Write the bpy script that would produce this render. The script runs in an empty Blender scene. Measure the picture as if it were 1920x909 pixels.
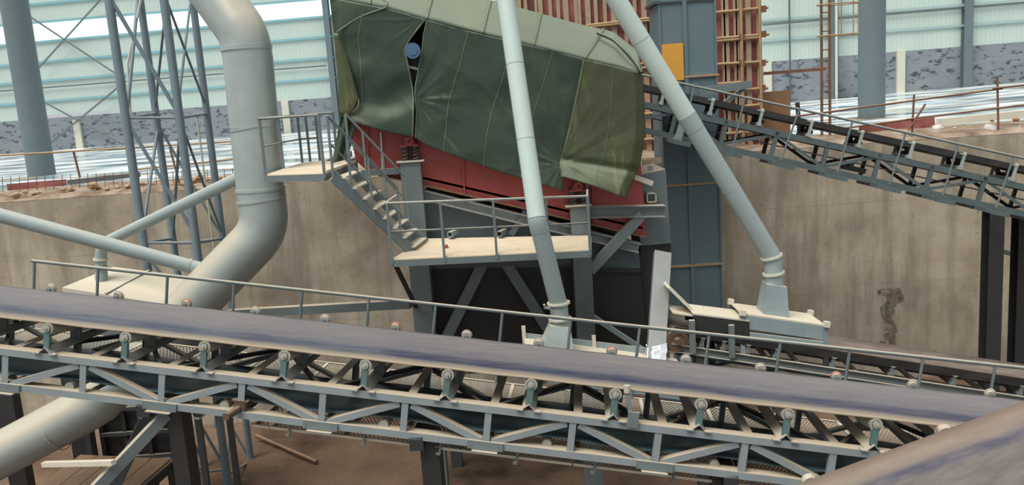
import bpy, bmesh, math, random
from mathutils import Vector, Matrix, noise
random.seed(11)
SC = bpy.context.scene
COL = SC.collection
V = Vector
Z = V((0, 0, 1))
# ------------------------------------------------------------------ camera
FPX = 1600.0
PITCH = math.atan(276 / FPX)
ROLL = math.radians(3.9)
CAM = V((0, 0, 2.0))
FW = V((0, math.cos(PITCH), -math.sin(PITCH)))
R0 = V((1, 0, 0)); U0 = V((0, math.sin(PITCH), math.cos(PITCH)))
RT = R0 * math.cos(ROLL) - U0 * math.sin(ROLL)
UP = R0 * math.sin(ROLL) + U0 * math.cos(ROLL)
cd = bpy.data.cameras.new('camera'); cam = bpy.data.objects.new('camera', cd); COL.objects.link(cam)
cd.sensor_width = 36; cd.lens = 36 * FPX / 1920; cd.clip_end = 500; cd.clip_start = 0.1
M = Matrix((RT, UP, -FW)).transposed().to_4x4(); M.translation = CAM
cam.matrix_world = M
SC.camera = cam
SC.view_settings.view_transform = 'Standard'; SC.view_settings.look = 'None'
SC.view_settings.gamma = 1; SC.view_settings.use_curve_mapping = False
SC.view_settings.exposure = 0.0

def ray(px, py):
    return FW + RT * ((px - 960) / FPX) - UP * ((py - 454.5) / FPX)
def at(px, py, d):
    r = ray(px, py); return CAM + r * (d / r.y)
def atz(px, py, z):
    r = ray(px, py); return CAM + r * ((z - CAM.z) / r.z)
def proj(p):
    q = p - CAM; w = q.dot(FW)
    return 960 + FPX * q.dot(RT) / w, 454.5 - FPX * q.dot(UP) / w
def mpp(d): return d / FPX      # metres per pixel at depth d

# ------------------------------------------------------------------ mesh builder
class MB:
    def __init__(s): s.v = []; s.f = []; s.sm = []
    def add(s, vs, fs, smooth=False):
        n = len(s.v); s.v += [tuple(x) for x in vs]
        for f in fs: s.f.append([i + n for i in f]); s.sm.append(smooth)
        return s
    def hexa(s, a):      # 8 points: bottom 4, top 4
        return s.add(a, [(3, 2, 1, 0), (4, 5, 6, 7), (0, 1, 5, 4), (1, 2, 6, 5), (2, 3, 7, 6), (3, 0, 4, 7)])
    def box(s, c, x, y, z, sx, sy, sz):
        x = x * sx / 2; y = y * sy / 2; z = z * sz / 2
        return s.hexa([c - x - y - z, c + x - y - z, c + x + y - z, c - x + y - z, c - x - y + z, c + x - y + z, c + x + y + z, c - x + y + z])
    def abox(s, lo, hi):
        c = (V(lo) + V(hi)) / 2; d = V(hi) - V(lo)
        return s.box(c, V((1, 0, 0)), V((0, 1, 0)), Z, d.x, d.y, d.z)
    def bar(s, p, q, w, h, up=Z):
        a = (q - p); L = a.length; a.normalize()
        if abs(a.dot(up)) > .98: up = V((0, 1, 0)) if abs(a.y) < .9 else V((1, 0, 0))
        sd = a.cross(up).normalized(); u = sd.cross(a).normalized()
        return s.box((p + q) / 2, a, sd, u, L, w, h)
    def lbar(s, p, q, a, b, t, up, out):
        # angle iron: flange of width a lying along -out.. at the top, web of height b on the out side
        d = (q - p).normalized(); out = (out - d * out.dot(d)).normalized(); u = (up - d * up.dot(d)); u = (u - out * u.dot(out)).normalized()
        m = (p + q) / 2; L = (q - p).length
        s.box(m - out * a / 2 - u * t / 2, d, out, u, L, a, t)
        s.box(m - out * t / 2 - u * (b / 2 + t / 2), d, out, u, L, t, b - t)
        return s
    def ibeam(s, p, q, w, h, t=.015, up=Z):
        d = (q - p).normalized()
        sd = d.cross(up).normalized(); u = sd.cross(d).normalized(); m = (p + q) / 2; L = (q - p).length
        s.box(m + u * (h / 2 - t / 2), d, sd, u, L, w, t); s.box(m - u * (h / 2 - t / 2), d, sd, u, L, w, t)
        s.box(m, d, sd, u, L, t, h - 2 * t); return s
    def tube(s, p, q, r, n=16, r2=None, cap=True):
        if r2 is None: r2 = r
        a = (q - p).normalized(); e = V((0, 0, 1)) if abs(a.z) < .9 else V((1, 0, 0))
        x = a.cross(e).normalized(); y = a.cross(x)
        c = [x * math.cos(2 * math.pi * k / n) + y * math.sin(2 * math.pi * k / n) for k in range(n)]
        vs = [p + k * r for k in c] + [q + k * r2 for k in c]
        s.add(vs, [(k, (k + 1) % n, n + (k + 1) % n, n + k) for k in range(n)], True)
        if cap:
            s.add(vs[:n], [tuple(reversed(range(n)))]); s.add(vs[n:], [tuple(range(n))])
        return s
    def sqtube(s, p, q, w, t=.012, up=Z):
        a = (q - p).normalized(); sd = a.cross(up).normalized(); u = sd.cross(a).normalized(); m = (p + q) / 2; L = (q - p).length
        for k in (-1, 1): s.box(m + sd * k * (w / 2 - t / 2), a, sd, u, L, t, w); s.box(m + u * k * (w / 2 - t / 2), a, sd, u, L, w, t)
        return s
    def ring(s, p, q, r, ri, n=24):
        a = (q - p).normalized(); e = V((0, 0, 1)) if abs(a.z) < .9 else V((1, 0, 0))
        x = a.cross(e).normalized(); y = a.cross(x)
        c = [x * math.cos(2 * math.pi * k / n) + y * math.sin(2 * math.pi * k / n) for k in range(n)]
        A = [p + k * r for k in c]; B = [q + k * r for k in c]; Ci = [p + k * ri for k in c]; D = [q + k * ri for k in c]
        k2 = lambda k: (k + 1) % n
        s.add(A + B, [(k, k2(k), n + k2(k), n + k) for k in range(n)], True)
        s.add(Ci + D, [(n + k, n + k2(k), k2(k), k) for k in range(n)], True)
        s.add(A + Ci, [(n + k, n + k2(k), k2(k), k) for k in range(n)]); s.add(B + D, [(k, k2(k), n + k2(k), n + k) for k in range(n)])
        return s
    def sweep(s, pts, r, n=24, cap=True):
        m = len(pts); rs = r if isinstance(r, (list, tuple)) else [r] * m
        tang = []
        for i in range(m):
            a = (pts[i] - pts[i - 1]).normalized() if i else (pts[1] - pts[0]).normalized()
            b = (pts[i + 1] - pts[i]).normalized() if i < m - 1 else a
            tang.append((a + b).normalized())
        x = tang[0].orthogonal().normalized(); rings = []
        for i in range(m):
            x = (x - tang[i] * x.dot(tang[i])).normalized(); y = tang[i].cross(x)
            rings.append([pts[i] + (x * math.cos(2 * math.pi * k / n) + y * math.sin(2 * math.pi * k / n)) * rs[i] for k in range(n)])
        vs = [p for g in rings for p in g]
        s.add(vs, [(i * n + k, i * n + (k + 1) % n, (i + 1) * n + (k + 1) % n, (i + 1) * n + k) for i in range(m - 1) for k in range(n)], True)
        if cap: s.add(rings[0], [tuple(reversed(range(n)))]); s.add(rings[-1], [tuple(range(n))])
        return s
    def prism(s, poly, d):   # polygon extruded by vector d
        n = len(poly); vs = [V(p) for p in poly] + [V(p) + d for p in poly]
        return s.add(vs, [tuple(reversed(range(n))), tuple(range(n, 2 * n))] + [(k, (k + 1) % n, n + (k + 1) % n, n + k) for k in range(n)])
    def grid(s, rows, smooth=True):
        m = len(rows); n = len(rows[0])
        return s.add([p for r in rows for p in r], [(i * n + j, i * n + j + 1, (i + 1) * n + j + 1, (i + 1) * n + j) for i in range(m - 1) for j in range(n - 1)], smooth)
    def spring(s, p, q, r, wr, turns=5, n=8):
        a = (q - p); L = a.length; a.normalize(); x = a.orthogonal().normalized(); y = a.cross(x); N = turns * 14
        pts = [p + a * (L * i / N) + (x * math.cos(2 * math.pi * i / 14) + y * math.sin(2 * math.pi * i / 14)) * r for i in range(N + 1)]
        return s.sweep(pts, wr, n)
    def build(s, name, mat, parent=None, loc=None, bevel=0, solid=0):
        if parent is not None: off = V(ROOTLOC.get(parent.name, (0, 0, 0)))
        else: off = V(loc) if loc is not None else V((0, 0, 0))
        me = bpy.data.meshes.new(name)
        me.from_pydata([tuple(V(p) - off) for p in s.v], [], s.f)
        me.polygons.foreach_set('use_smooth', s.sm); me.update()
        bm = bmesh.new(); bm.from_mesh(me); bmesh.ops.recalc_face_normals(bm, faces=bm.faces) if not solid else None; bm.to_mesh(me); bm.free()
        me.materials.append(mat)
        o = bpy.data.objects.new(name, me); COL.objects.link(o)
        if parent is not None:
            o.parent = parent; ROOTLOC[o.name] = tuple(off)
        else:
            o.location = off; ROOTLOC[o.name] = tuple(off)
        if bevel:
            b = o.modifiers.new('edge', 'BEVEL'); b.width = bevel; b.segments = 2; b.limit_method = 'ANGLE'
        if solid:
            b = o.modifiers.new('thick', 'SOLIDIFY'); b.thickness = solid; b.offset = 0
        return o
ROOTLOC = {}
def tag(o, label, cat, group=None):
    o['label'] = label; o['category'] = cat
    if group: o['group'] = group
    return o
def root(name, loc, label, cat, group=None):
    o = bpy.data.objects.new(name, None); COL.objects.link(o); o.location = loc; o.empty_display_size = .3
    ROOTLOC[o.name] = tuple(loc)
    return tag(o, label, cat, group)
def struct(o): o['kind'] = 'structure'; return o
def lerp(a, b, t): return a + (b - a) * t
def rounded(pts, rad, k=7):
    out = [pts[0]]
    for i in range(1, len(pts) - 1):
        p = pts[i]; a = (pts[i - 1] - p); b = (pts[i + 1] - p); r = min(rad, a.length * .49, b.length * .49)
        A = p + a.normalized() * r; B = p + b.normalized() * r
        for j in range(k + 1):
            t = j / k; out.append(A * (1 - t) ** 2 + p * 2 * t * (1 - t) + B * t * t)
    return out + [pts[-1]]
def pl(pts, x):          # piecewise linear y(x)
    if x <= pts[0][0]: a, b = pts[0], pts[1]
    elif x >= pts[-1][0]: a, b = pts[-2], pts[-1]
    else:
        for a, b in zip(pts, pts[1:]):
            if a[0] <= x <= b[0]: break
    return a[1] + (b[1] - a[1]) * (x - a[0]) / (b[0] - a[0])
def along(pts, t):       # point on a 2-D polyline by fraction of length
    L = [math.dist(a, b) for a, b in zip(pts, pts[1:])]; s = t * sum(L)
    for (a, b), l in zip(zip(pts, pts[1:]), L):
        if s <= l or b is pts[-1]:
            k = s / l if l else 0; return (a[0] + (b[0] - a[0]) * k, a[1] + (b[1] - a[1]) * k)
        s -= l

# ------------------------------------------------------------------ materials
def srgb(r, g, b):
    f = lambda c: (c / 255 / 12.92) if c / 255 <= .04045 else ((c / 255 + .055) / 1.055) ** 2.4
    return (f(r), f(g), f(b), 1)
class NT:
    def __init__(s, name):
        s.m = bpy.data.materials.new(name); s.m.use_nodes = True; s.t = s.m.node_tree
        s.b = s.t.nodes['Principled BSDF']; s.b.inputs['Specular IOR Level'].default_value = .4
    def n(s, typ, **kw):
        x = s.t.nodes.new(typ)
        for k, v in kw.items():
            if k in x.inputs.keys(): x.inputs[k].default_value = v
            else: setattr(x, k, v)
        return x
    def l(s, a, b): s.t.links.new(a, b)
    def pos(s, scale=(1, 1, 1)):
        g = s.n('ShaderNodeNewGeometry'); mp = s.n('ShaderNodeMapping'); mp.inputs['Scale'].default_value = scale
        s.l(g.outputs['Position'], mp.inputs['Vector']); return mp.outputs[0]
    def noise(s, vec, scale, detail=5, rough=.6):
        x = s.n('ShaderNodeTexNoise'); x.inputs['Scale'].default_value = scale; x.inputs['Detail'].default_value = detail; x.inputs['Roughness'].default_value = rough
        s.l(vec, x.inputs['Vector']); return x.outputs['Fac']
    def ramp(s, fac, *stops):
        r = s.n('ShaderNodeValToRGB'); e = r.color_ramp.elements
        while len(e) < len(stops): e.new(.5)
        for x, (p, c) in zip(e, stops): x.position = p; x.color = c if len(c) == 4 else (*c, 1)
        s.l(fac, r.inputs['Fac']); return r.outputs['Color']
    def mix(s, fac, a, b, mode='MIX'):
        x = s.n('ShaderNodeMix', data_type='RGBA', blend_type=mode)
        for i, v in ((0, fac), (6, a), (7, b)):
            if hasattr(v, 'type') and hasattr(v, 'is_linked'): s.l(v, x.inputs[i])
            else: x.inputs[i].default_value = v
        return x.outputs[2]
    def math(s, op, a, b=0.0, clamp=False):
        x = s.n('ShaderNodeMath', operation=op, use_clamp=clamp)
        for i, v in ((0, a), (1, b)):
            if hasattr(v, 'is_linked'): s.l(v, x.inputs[i])
            else: x.inputs[i].default_value = v
        return x.outputs[0]
    def bump(s, h, strength=.3, dist=.02):
        b = s.n('ShaderNodeBump'); b.inputs['Strength'].default_value = strength; b.inputs['Distance'].default_value = dist
        s.l(h, b.inputs['Height']); s.l(b.outputs[0], s.b.inputs['Normal'])
    def col(s, c): s.l(c, s.b.inputs['Base Color'])
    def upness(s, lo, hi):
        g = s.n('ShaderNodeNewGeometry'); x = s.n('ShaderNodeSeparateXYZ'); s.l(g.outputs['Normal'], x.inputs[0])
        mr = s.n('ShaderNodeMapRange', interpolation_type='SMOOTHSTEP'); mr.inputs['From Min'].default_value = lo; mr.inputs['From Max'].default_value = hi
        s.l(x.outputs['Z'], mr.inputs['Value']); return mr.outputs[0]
W0 = (0, 0, 0, 1); W1 = (1, 1, 1, 1)
DUST = srgb(214, 196, 168)
def paint(name, c, rough=.5, metal=0.0, mott=.22, scale=2.5, dust=.85, lo=.45, hi=.95, dustc=DUST, rust=0.0, spec=.4):
    """painted steel with mottling and dust that has settled on what faces up"""
    t = NT(name); p = t.pos()
    n1 = t.noise(p, scale); n2 = t.noise(p, 14, 4)
    d = tuple(x * (1 - mott) for x in c[:3]) + (1,); u = tuple(min(1, x * (1 + mott)) for x in c[:3]) + (1,)
    col = t.mix(n1, d, u)
    if rust:
        r = t.ramp(t.noise(p, 4.3, 8, .7), (.62 - rust * .15, W0), (.7, W1))
        col = t.mix(r, col, srgb(112, 74, 50))
    k2 = t.math('MULTIPLY', t.upness(lo, hi), t.math('ADD', t.math('MULTIPLY', n2, .5), dust - .3), True)
    t.col(t.mix(k2, col, dustc))
    t.b.inputs['Roughness'].default_value = rough; t.b.inputs['Metallic'].default_value = metal; t.b.inputs['Specular IOR Level'].default_value = spec
    return t.m
MAT = {}
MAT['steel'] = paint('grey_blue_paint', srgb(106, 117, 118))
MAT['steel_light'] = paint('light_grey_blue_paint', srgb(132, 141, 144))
MAT['steel_dark'] = paint('dark_grey_paint', srgb(72, 78, 80), dust=.6)
MAT['black_steel'] = paint('black_paint', srgb(48, 49, 50), dust=.3)
MAT['tower'] = paint('tower_paint', srgb(118, 134, 142), dust=.5, lo=.7)
MAT['elev'] = paint('elevator_paint', srgb(98, 118, 126), mott=.15, scale=1.2, dust=.9, lo=.7)
MAT['column'] = paint('column_paint', srgb(104, 118, 122), mott=.1, scale=1.5, dust=0)
MAT['duct'] = paint('duct_paint', srgb(164, 174, 172), rough=.36, metal=.2, dust=.9, lo=-.05, hi=.6, dustc=srgb(202, 192, 170))
MAT['white_pipe'] = paint('pale_pipe_paint', srgb(188, 204, 198), rough=.4, mott=.06, dust=.7, lo=.3, hi=1, dustc=srgb(214, 210, 196))
MAT['grey_pipe'] = paint('grey_pipe_paint', srgb(150, 164, 164), rough=.45, mott=.1, dust=.7, lo=.3, hi=1, dustc=srgb(200, 198, 184))
MAT['flange'] = paint('flange_paint', srgb(196, 196, 184), dust=.8)
MAT['deck'] = paint('dusty_deck_plate', srgb(140, 138, 128), dust=.95, dustc=srgb(214, 194, 164), rust=.5, lo=.2)
MAT['red'] = paint('red_oxide_paint', srgb(158, 72, 68), mott=.25, scale=1.6, dust=.5, lo=.6)
MAT['hood'] = paint('hood_paint', srgb(138, 154, 156), dust=.95, dustc=srgb(222, 212, 190), lo=.15, hi=.8)
MAT['dustyplate'] = paint('dust_covered_plate', srgb(206, 200, 184), dust=.9, dustc=srgb(222, 210, 186), lo=.1)
MAT['hopper'] = paint('hopper_plate', srgb(92, 104, 108), mott=.2, scale=1.2, rust=.2)
MAT['teal'] = paint('teal_idler_paint', srgb(86, 112, 110), dust=.5)
MAT['roller'] = paint('roller_steel', srgb(150, 150, 140), mott=.3, rust=.3, dust=.6)
MAT['roller_white'] = paint('roller_cap', srgb(176, 172, 160), mott=.25, dust=.4, rust=.35)
MAT['orange'] = paint('orange_cap', srgb(190, 132, 106), mott=.2, dust=.2)
MAT['motor'] = paint('blue_motor_paint', srgb(72, 100, 134), mott=.1, dust=.3)
MAT['rust'] = paint('rusty_steel', srgb(122, 84, 62), mott=.35, scale=6, dust=.4)
MAT['bamboo'] = paint('scaffold_pole', srgb(170, 142, 106), mott=.3, scale=5, dust=.3)
MAT['timber'] = paint('timber_batten', srgb(172, 150, 124), mott=.3, scale=6, dust=.3)
MAT['yellow'] = paint('ochre_sheet', srgb(214, 156, 62), mott=.08, dust=.2)
MAT['pillar'] = paint('pale_concrete', srgb(206, 204, 188), mott=.12, scale=4, dust=.2)
MAT['bag'] = paint('white_plastic', srgb(214, 214, 214), mott=.1)
MAT['stone'] = paint('rubble_stone', srgb(170, 140, 108), mott=.35, scale=5, dust=.3)
MAT['brick'] = paint('broken_brick', srgb(158, 106, 84), mott=.3, scale=5, dust=.3)
MAT['gold'] = paint('weathered_plywood', srgb(138, 104, 76), mott=.25, scale=3, dust=.15)
MAT['rust_dark'] = paint('dark_rust', srgb(92, 74, 58), mott=.3, scale=7, dust=.3)
MAT['galv'] = paint('galvanised_plate', srgb(150, 154, 154), mott=.15, scale=5, rough=.4, metal=.3, dust=.4)
MAT['foil'] = paint('silver_foil', srgb(220, 222, 226), mott=.2, scale=30, rough=.25, metal=.7, dust=.2)
MAT['mesh'] = paint('expanded_metal', srgb(158, 160, 156), mott=.2, dust=.6)
MAT['steel_rear'] = paint('dark_green_grey_paint', srgb(84, 97, 98), dust=.5)
MAT['idler_pale'] = paint('pale_idler_paint', srgb(150, 162, 156), dust=.5)
MAT['girt_pale'] = paint('grey_purlin', srgb(160, 184, 184), mott=.1, dust=.3)
MAT['girt'] = paint('pale_purlin', srgb(132, 178, 186), mott=.1, dust=.4)
MAT['cable'] = paint('dark_conduit', srgb(88, 96, 98))

def mat_belt(name, c, streak):
    t = NT(name); p = t.pos((.35, 1, 1)); n = t.noise(p, 3.2, 6); q = t.noise(t.pos((1, 5, 5)), 1.4, 4)
    c0 = t.mix(n, tuple(x * .75 for x in c[:3]) + (1,), tuple(min(1, x * 1.25) for x in c[:3]) + (1,))
    t.col(t.mix(t.math('MULTIPLY', t.ramp(q, (.45, W0), (.75, W1)), streak), c0, srgb(150, 140, 126)))
    t.b.inputs['Roughness'].default_value = .42; t.b.inputs['Specular IOR Level'].default_value = .5
    return t.m
MAT['belt'] = mat_belt('dusty_rubber', srgb(96, 94, 98), .6)
MAT['belt_clean'] = mat_belt('worn_blue_rubber', srgb(62, 68, 88), .15)
MAT['belt_edge'] = mat_belt('belt_edge_dust', srgb(168, 156, 136), .5)
MAT['belt_return'] = mat_belt('return_rubber', srgb(62, 86, 92), .2)
MAT['belt_black'] = mat_belt('black_rubber', srgb(34, 34, 35), .1)
MAT['belt_brown'] = mat_belt('brown_dusty_rubber', srgb(112, 98, 88), .7)

def mat_concrete():
    t = NT('stained_concrete'); p = t.pos()
    a = t.noise(p, .55, 7, .62); b = t.noise(t.pos((1.6, 1, .16)), 1.3, 6, .62); c = t.noise(p, 9, 5)
    col = t.ramp(a, (.3, srgb(142, 130, 114)), (.5, srgb(180, 168, 148)), (.7, srgb(204, 194, 176)))
    col = t.mix(t.ramp(b, (.46, W0), (.64, (.6, .6, .6))), col, srgb(132, 124, 112))
    col = t.mix(t.ramp(t.noise(t.pos((1, 1, .5)), .9, 5), (.6, W0), (.72, (.5, .5, .5))), col, srgb(190, 182, 168))
    col = t.mix(t.math('MULTIPLY', c, .25), col, srgb(100, 90, 80))
    # shuttering joints
    g = t.n('ShaderNodeNewGeometry'); s = t.n('ShaderNodeSeparateXYZ'); t.l(g.outputs['Position'], s.inputs[0])
    def lines(sock, per, w, off=0):
        f = t.math('FRACT', t.math('ADD', t.math('DIVIDE', sock, per), off)); d = t.math('ABSOLUTE', t.math('SUBTRACT', f, .5))
        return t.math('LESS_THAN', d, w / per / 2)
    j = t.math('MAXIMUM', lines(s.outputs['X'], 1.25, .016), lines(s.outputs['Z'], 2.4, .02, .2))
    j = t.math('MULTIPLY', j, t.ramp(t.noise(p, 1.1, 3), (.4, W0), (.6, W1)))
    col = t.mix(t.math('MULTIPLY', j, .3), col, srgb(84, 76, 68))
    # tie holes
    vx = t.math('SUBTRACT', t.math('FRACT', t.math('DIVIDE', s.outputs['X'], .62)), .5); vz = t.math('SUBTRACT', t.math('FRACT', t.math('DIVIDE', s.outputs['Z'], .62)), .5)
    r = t.math('ADD', t.math('MULTIPLY', vx, vx), t.math('MULTIPLY', vz, vz))
    col = t.mix(t.math('MULTIPLY', t.math('LESS_THAN', r, .0018), t.ramp(t.noise(p, .8, 2), (.45, W0), (.6, (.4, .4, .4)))), col, srgb(70, 62, 54))
    # the wet streak low on the wall, right of the hood
    w0 = at(1668, 600, 24)
    dx = t.math('SUBTRACT', s.outputs['X'], w0.x); dz = t.math('SUBTRACT', s.outputs['Z'], w0.z)
    wob = t.math('MULTIPLY', t.math('SUBTRACT', t.noise(p, 2.6, 4), .5), 1.5)
    m = t.math('LESS_THAN', t.math('ABSOLUTE', t.math('ADD', dx, wob)), .2)
    m = t.math('MULTIPLY', m, t.math('LESS_THAN', t.math('ABSOLUTE', dz), .95))
    m = t.math('MULTIPLY', m, t.ramp(t.noise(p, 5, 3), (.35, (.4, .4, .4)), (.6, W1)))
    col = t.mix(t.math('MULTIPLY', m, .75), col, srgb(66, 60, 36))
    t.col(col); t.b.inputs['Roughness'].default_value = .9; t.b.inputs['Specular IOR Level'].default_value = .2
    t.bump(t.math('ADD', a, t.math('MULTIPLY', c, .4)), .25, .03); return t.m
MAT['concrete'] = mat_concrete()
def mat_dirt(name, c0, c1, c2, sc=.6):
    t = NT(name); p = t.pos(); a = t.noise(p, sc, 8, .62); b = t.noise(p, 7, 6)
    col = t.ramp(a, (.34, c0), (.5, c1), (.68, c2)); col = t.mix(t.math('MULTIPLY', b, .4), col, c0)
    t.col(col); t.b.inputs['Roughness'].default_value = .95; t.b.inputs['Specular IOR Level'].default_value = .1
    t.bump(b, .5, .05); return t.m
MAT['pitfloor'] = mat_dirt('pit_earth', srgb(66, 54, 44), srgb(124, 102, 84), srgb(148, 124, 102), .3)
MAT['soil'] = mat_dirt('edge_soil', srgb(112, 96, 82), srgb(156, 136, 116), srgb(190, 176, 158), 1.4)
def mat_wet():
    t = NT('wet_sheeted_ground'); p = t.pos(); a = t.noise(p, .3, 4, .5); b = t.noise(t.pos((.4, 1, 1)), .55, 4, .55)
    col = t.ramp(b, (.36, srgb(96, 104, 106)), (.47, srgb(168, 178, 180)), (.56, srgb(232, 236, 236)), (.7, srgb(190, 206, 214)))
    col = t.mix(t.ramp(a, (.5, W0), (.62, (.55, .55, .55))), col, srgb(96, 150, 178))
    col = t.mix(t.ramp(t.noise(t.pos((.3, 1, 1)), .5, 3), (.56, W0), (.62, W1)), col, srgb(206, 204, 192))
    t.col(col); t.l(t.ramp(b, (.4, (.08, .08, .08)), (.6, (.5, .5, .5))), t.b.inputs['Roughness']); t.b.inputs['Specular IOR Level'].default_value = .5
    return t.m
MAT['wet'] = mat_wet()
def mat_siding():
    t = NT('pale_green_siding'); g = t.n('ShaderNodeNewGeometry'); s = t.n('ShaderNodeSeparateXYZ'); t.l(g.outputs['Position'], s.inputs[0])
    f = t.math('FRACT', t.math('DIVIDE', s.outputs['X'], .3)); ln = t.math('LESS_THAN', f, .14)
    n = t.noise(t.pos((1, 1, .2)), .6, 4)
    col = t.mix(n, srgb(178, 198, 190), srgb(202, 216, 208)); col = t.mix(t.math('MULTIPLY', ln, .28), col, srgb(150, 170, 166))
    t.col(col); t.b.inputs['Roughness'].default_value = .5; t.bump(f, .2, .03); return t.m
MAT['siding'] = mat_siding()
def mat_block():
    t = NT('rendered_block_wall'); p = t.pos((1, 1, 2.2)); a = t.noise(p, .5, 4); b = t.noise(p, 1.5, 5, .7)
    col = t.mix(a, srgb(118, 126, 134), srgb(146, 153, 158)); col = t.mix(t.ramp(b, (.54, W0), (.6, W1)), col, srgb(76, 82, 90))
    t.col(col); t.b.inputs['Roughness'].default_value = .9; return t.m
MAT['block'] = mat_block()
def mat_formwork():
    t = NT('red_shuttering_ply'); p = t.pos(); a = t.noise(p, 1.2, 5); g = t.noise(p, 5, 4)
    col = t.ramp(a, (.35, srgb(96, 46, 46)), (.5, srgb(136, 68, 64)), (.66, srgb(168, 104, 96)))
    col = t.mix(t.math('MULTIPLY', g, .35), col, srgb(120, 100, 92)); t.col(col); t.b.inputs['Roughness'].default_value = .75; return t.m
MAT['formwork'] = mat_formwork()
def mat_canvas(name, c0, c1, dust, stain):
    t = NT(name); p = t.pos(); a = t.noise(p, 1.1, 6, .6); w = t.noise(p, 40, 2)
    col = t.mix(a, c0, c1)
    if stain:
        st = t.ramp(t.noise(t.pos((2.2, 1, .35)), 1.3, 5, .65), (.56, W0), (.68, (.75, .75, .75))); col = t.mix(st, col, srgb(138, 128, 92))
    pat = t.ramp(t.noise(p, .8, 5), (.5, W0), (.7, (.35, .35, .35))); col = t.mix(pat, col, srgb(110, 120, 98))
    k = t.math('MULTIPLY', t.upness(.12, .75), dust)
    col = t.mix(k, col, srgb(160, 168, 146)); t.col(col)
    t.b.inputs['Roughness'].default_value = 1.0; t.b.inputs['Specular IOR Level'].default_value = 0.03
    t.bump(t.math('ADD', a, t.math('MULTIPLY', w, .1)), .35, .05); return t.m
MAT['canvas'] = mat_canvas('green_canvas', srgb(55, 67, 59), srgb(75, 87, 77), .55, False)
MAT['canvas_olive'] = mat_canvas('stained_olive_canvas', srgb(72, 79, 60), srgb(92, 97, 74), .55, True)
MAT['seam'] = paint('canvas_seam', srgb(104, 114, 92), dust=.2)
def mat_glass():
    t = NT('daylight_pane'); t.b.inputs['Base Color'].default_value = srgb(225, 240, 244); t.b.inputs['Roughness'].default_value = .3
    t.b.inputs['Emission Color'].default_value = (.86, 1, 1.04, 1); t.b.inputs['Emission Strength'].default_value = .95
    return t.m
MAT['glass'] = mat_glass()
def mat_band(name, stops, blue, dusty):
    """belt rubber with the wear, dust and painted reflection bands that run along it: (across-belt fraction, colour) stops"""
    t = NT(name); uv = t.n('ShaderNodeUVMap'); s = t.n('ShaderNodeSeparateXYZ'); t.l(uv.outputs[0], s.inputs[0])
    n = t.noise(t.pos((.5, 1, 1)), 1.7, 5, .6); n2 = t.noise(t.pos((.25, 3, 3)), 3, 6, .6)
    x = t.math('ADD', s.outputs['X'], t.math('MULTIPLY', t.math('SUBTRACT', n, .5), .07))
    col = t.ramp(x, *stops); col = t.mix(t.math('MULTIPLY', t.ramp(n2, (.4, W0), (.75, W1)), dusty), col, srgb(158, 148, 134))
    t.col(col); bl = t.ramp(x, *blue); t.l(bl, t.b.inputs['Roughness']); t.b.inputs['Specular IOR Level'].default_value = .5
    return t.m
g_ = lambda v: (v, v, v, 1)
MAT['belt_banded'] = mat_band('banded_rubber', ((0, srgb(168, 152, 130)), (.14, srgb(138, 127, 112)), (.21, srgb(96, 95, 102)), (.27, srgb(54, 59, 84)), (.4, srgb(62, 67, 90)), (.5, srgb(104, 102, 108)), (.8, srgb(116, 112, 114))), ((.2, g_(.6)), (.3, g_(.3)), (.4, g_(.32)), (.5, g_(.5))), .3)  # blue stops: polished rubber with its reflection painted in
MAT['belt_near'] = mat_band('brown_banded_rubber', ((0, srgb(128, 110, 96)), (.09, srgb(122, 108, 97)), (.12, srgb(110, 99, 93)), (.145, srgb(74, 72, 84)), (.175, srgb(70, 70, 84)), (.23, srgb(98, 91, 88)), (1, srgb(96, 88, 84))), ((.2, g_(.5)), (.4, g_(.4)), (.6, g_(.5))), .35)

def mat_deck():
    t = NT('dusty_deck'); p = t.pos(); n = t.noise(p, 3, 5)
    col = t.mix(n, srgb(206, 188, 160), srgb(236, 220, 192))
    col = t.mix(t.ramp(t.noise(t.pos((1.2, 2.2, 1)), 1.7, 7, .7), (.6, W0), (.7, (.7, .7, .7))), col, srgb(150, 104, 70))
    col = t.mix(t.ramp(t.noise(p, 6, 5, .7), (.68, W0), (.72, (.8, .8, .8))), col, srgb(92, 76, 62))
    t.col(col); t.b.inputs['Roughness'].default_value = .9; return t.m
MAT['deck'] = mat_deck()
# ================================================================== THE SETTING
EDGE = 24.0          # the pit's far wall stands here; the yard level beyond it is z = 0
PIT = -7.0
fl = MB(); fl.add([(-45, -6, PIT), (45, -6, PIT), (45, EDGE + .3, PIT), (-45, EDGE + .3, PIT)], [(0, 1, 2, 3)])
# low heaps of earth on the pit floor
rows = []
for i in range(60):
    y = 8 + i * (EDGE - 8) / 59; r = []
    for j in range(110):
        x = -22 + j * .42; q = noise.noise(V((x * .35, y * .4, 3))) * .25 + noise.noise(V((x * 1.3, y * 1.3, 9))) * .06
        r.append(V((x, y, PIT + .02 + max(0, q) * .9 * min(1, (y - 8) / 4))))
    rows.append(r)
fl.grid(rows)
struct(fl.build('floor', MAT['pitfloor']))

wl = MB()
wl.abox((-45, EDGE, PIT - .2), (45, EDGE + .5, -.02))
struct(wl.build('wall_pit', MAT['concrete']))

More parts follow.
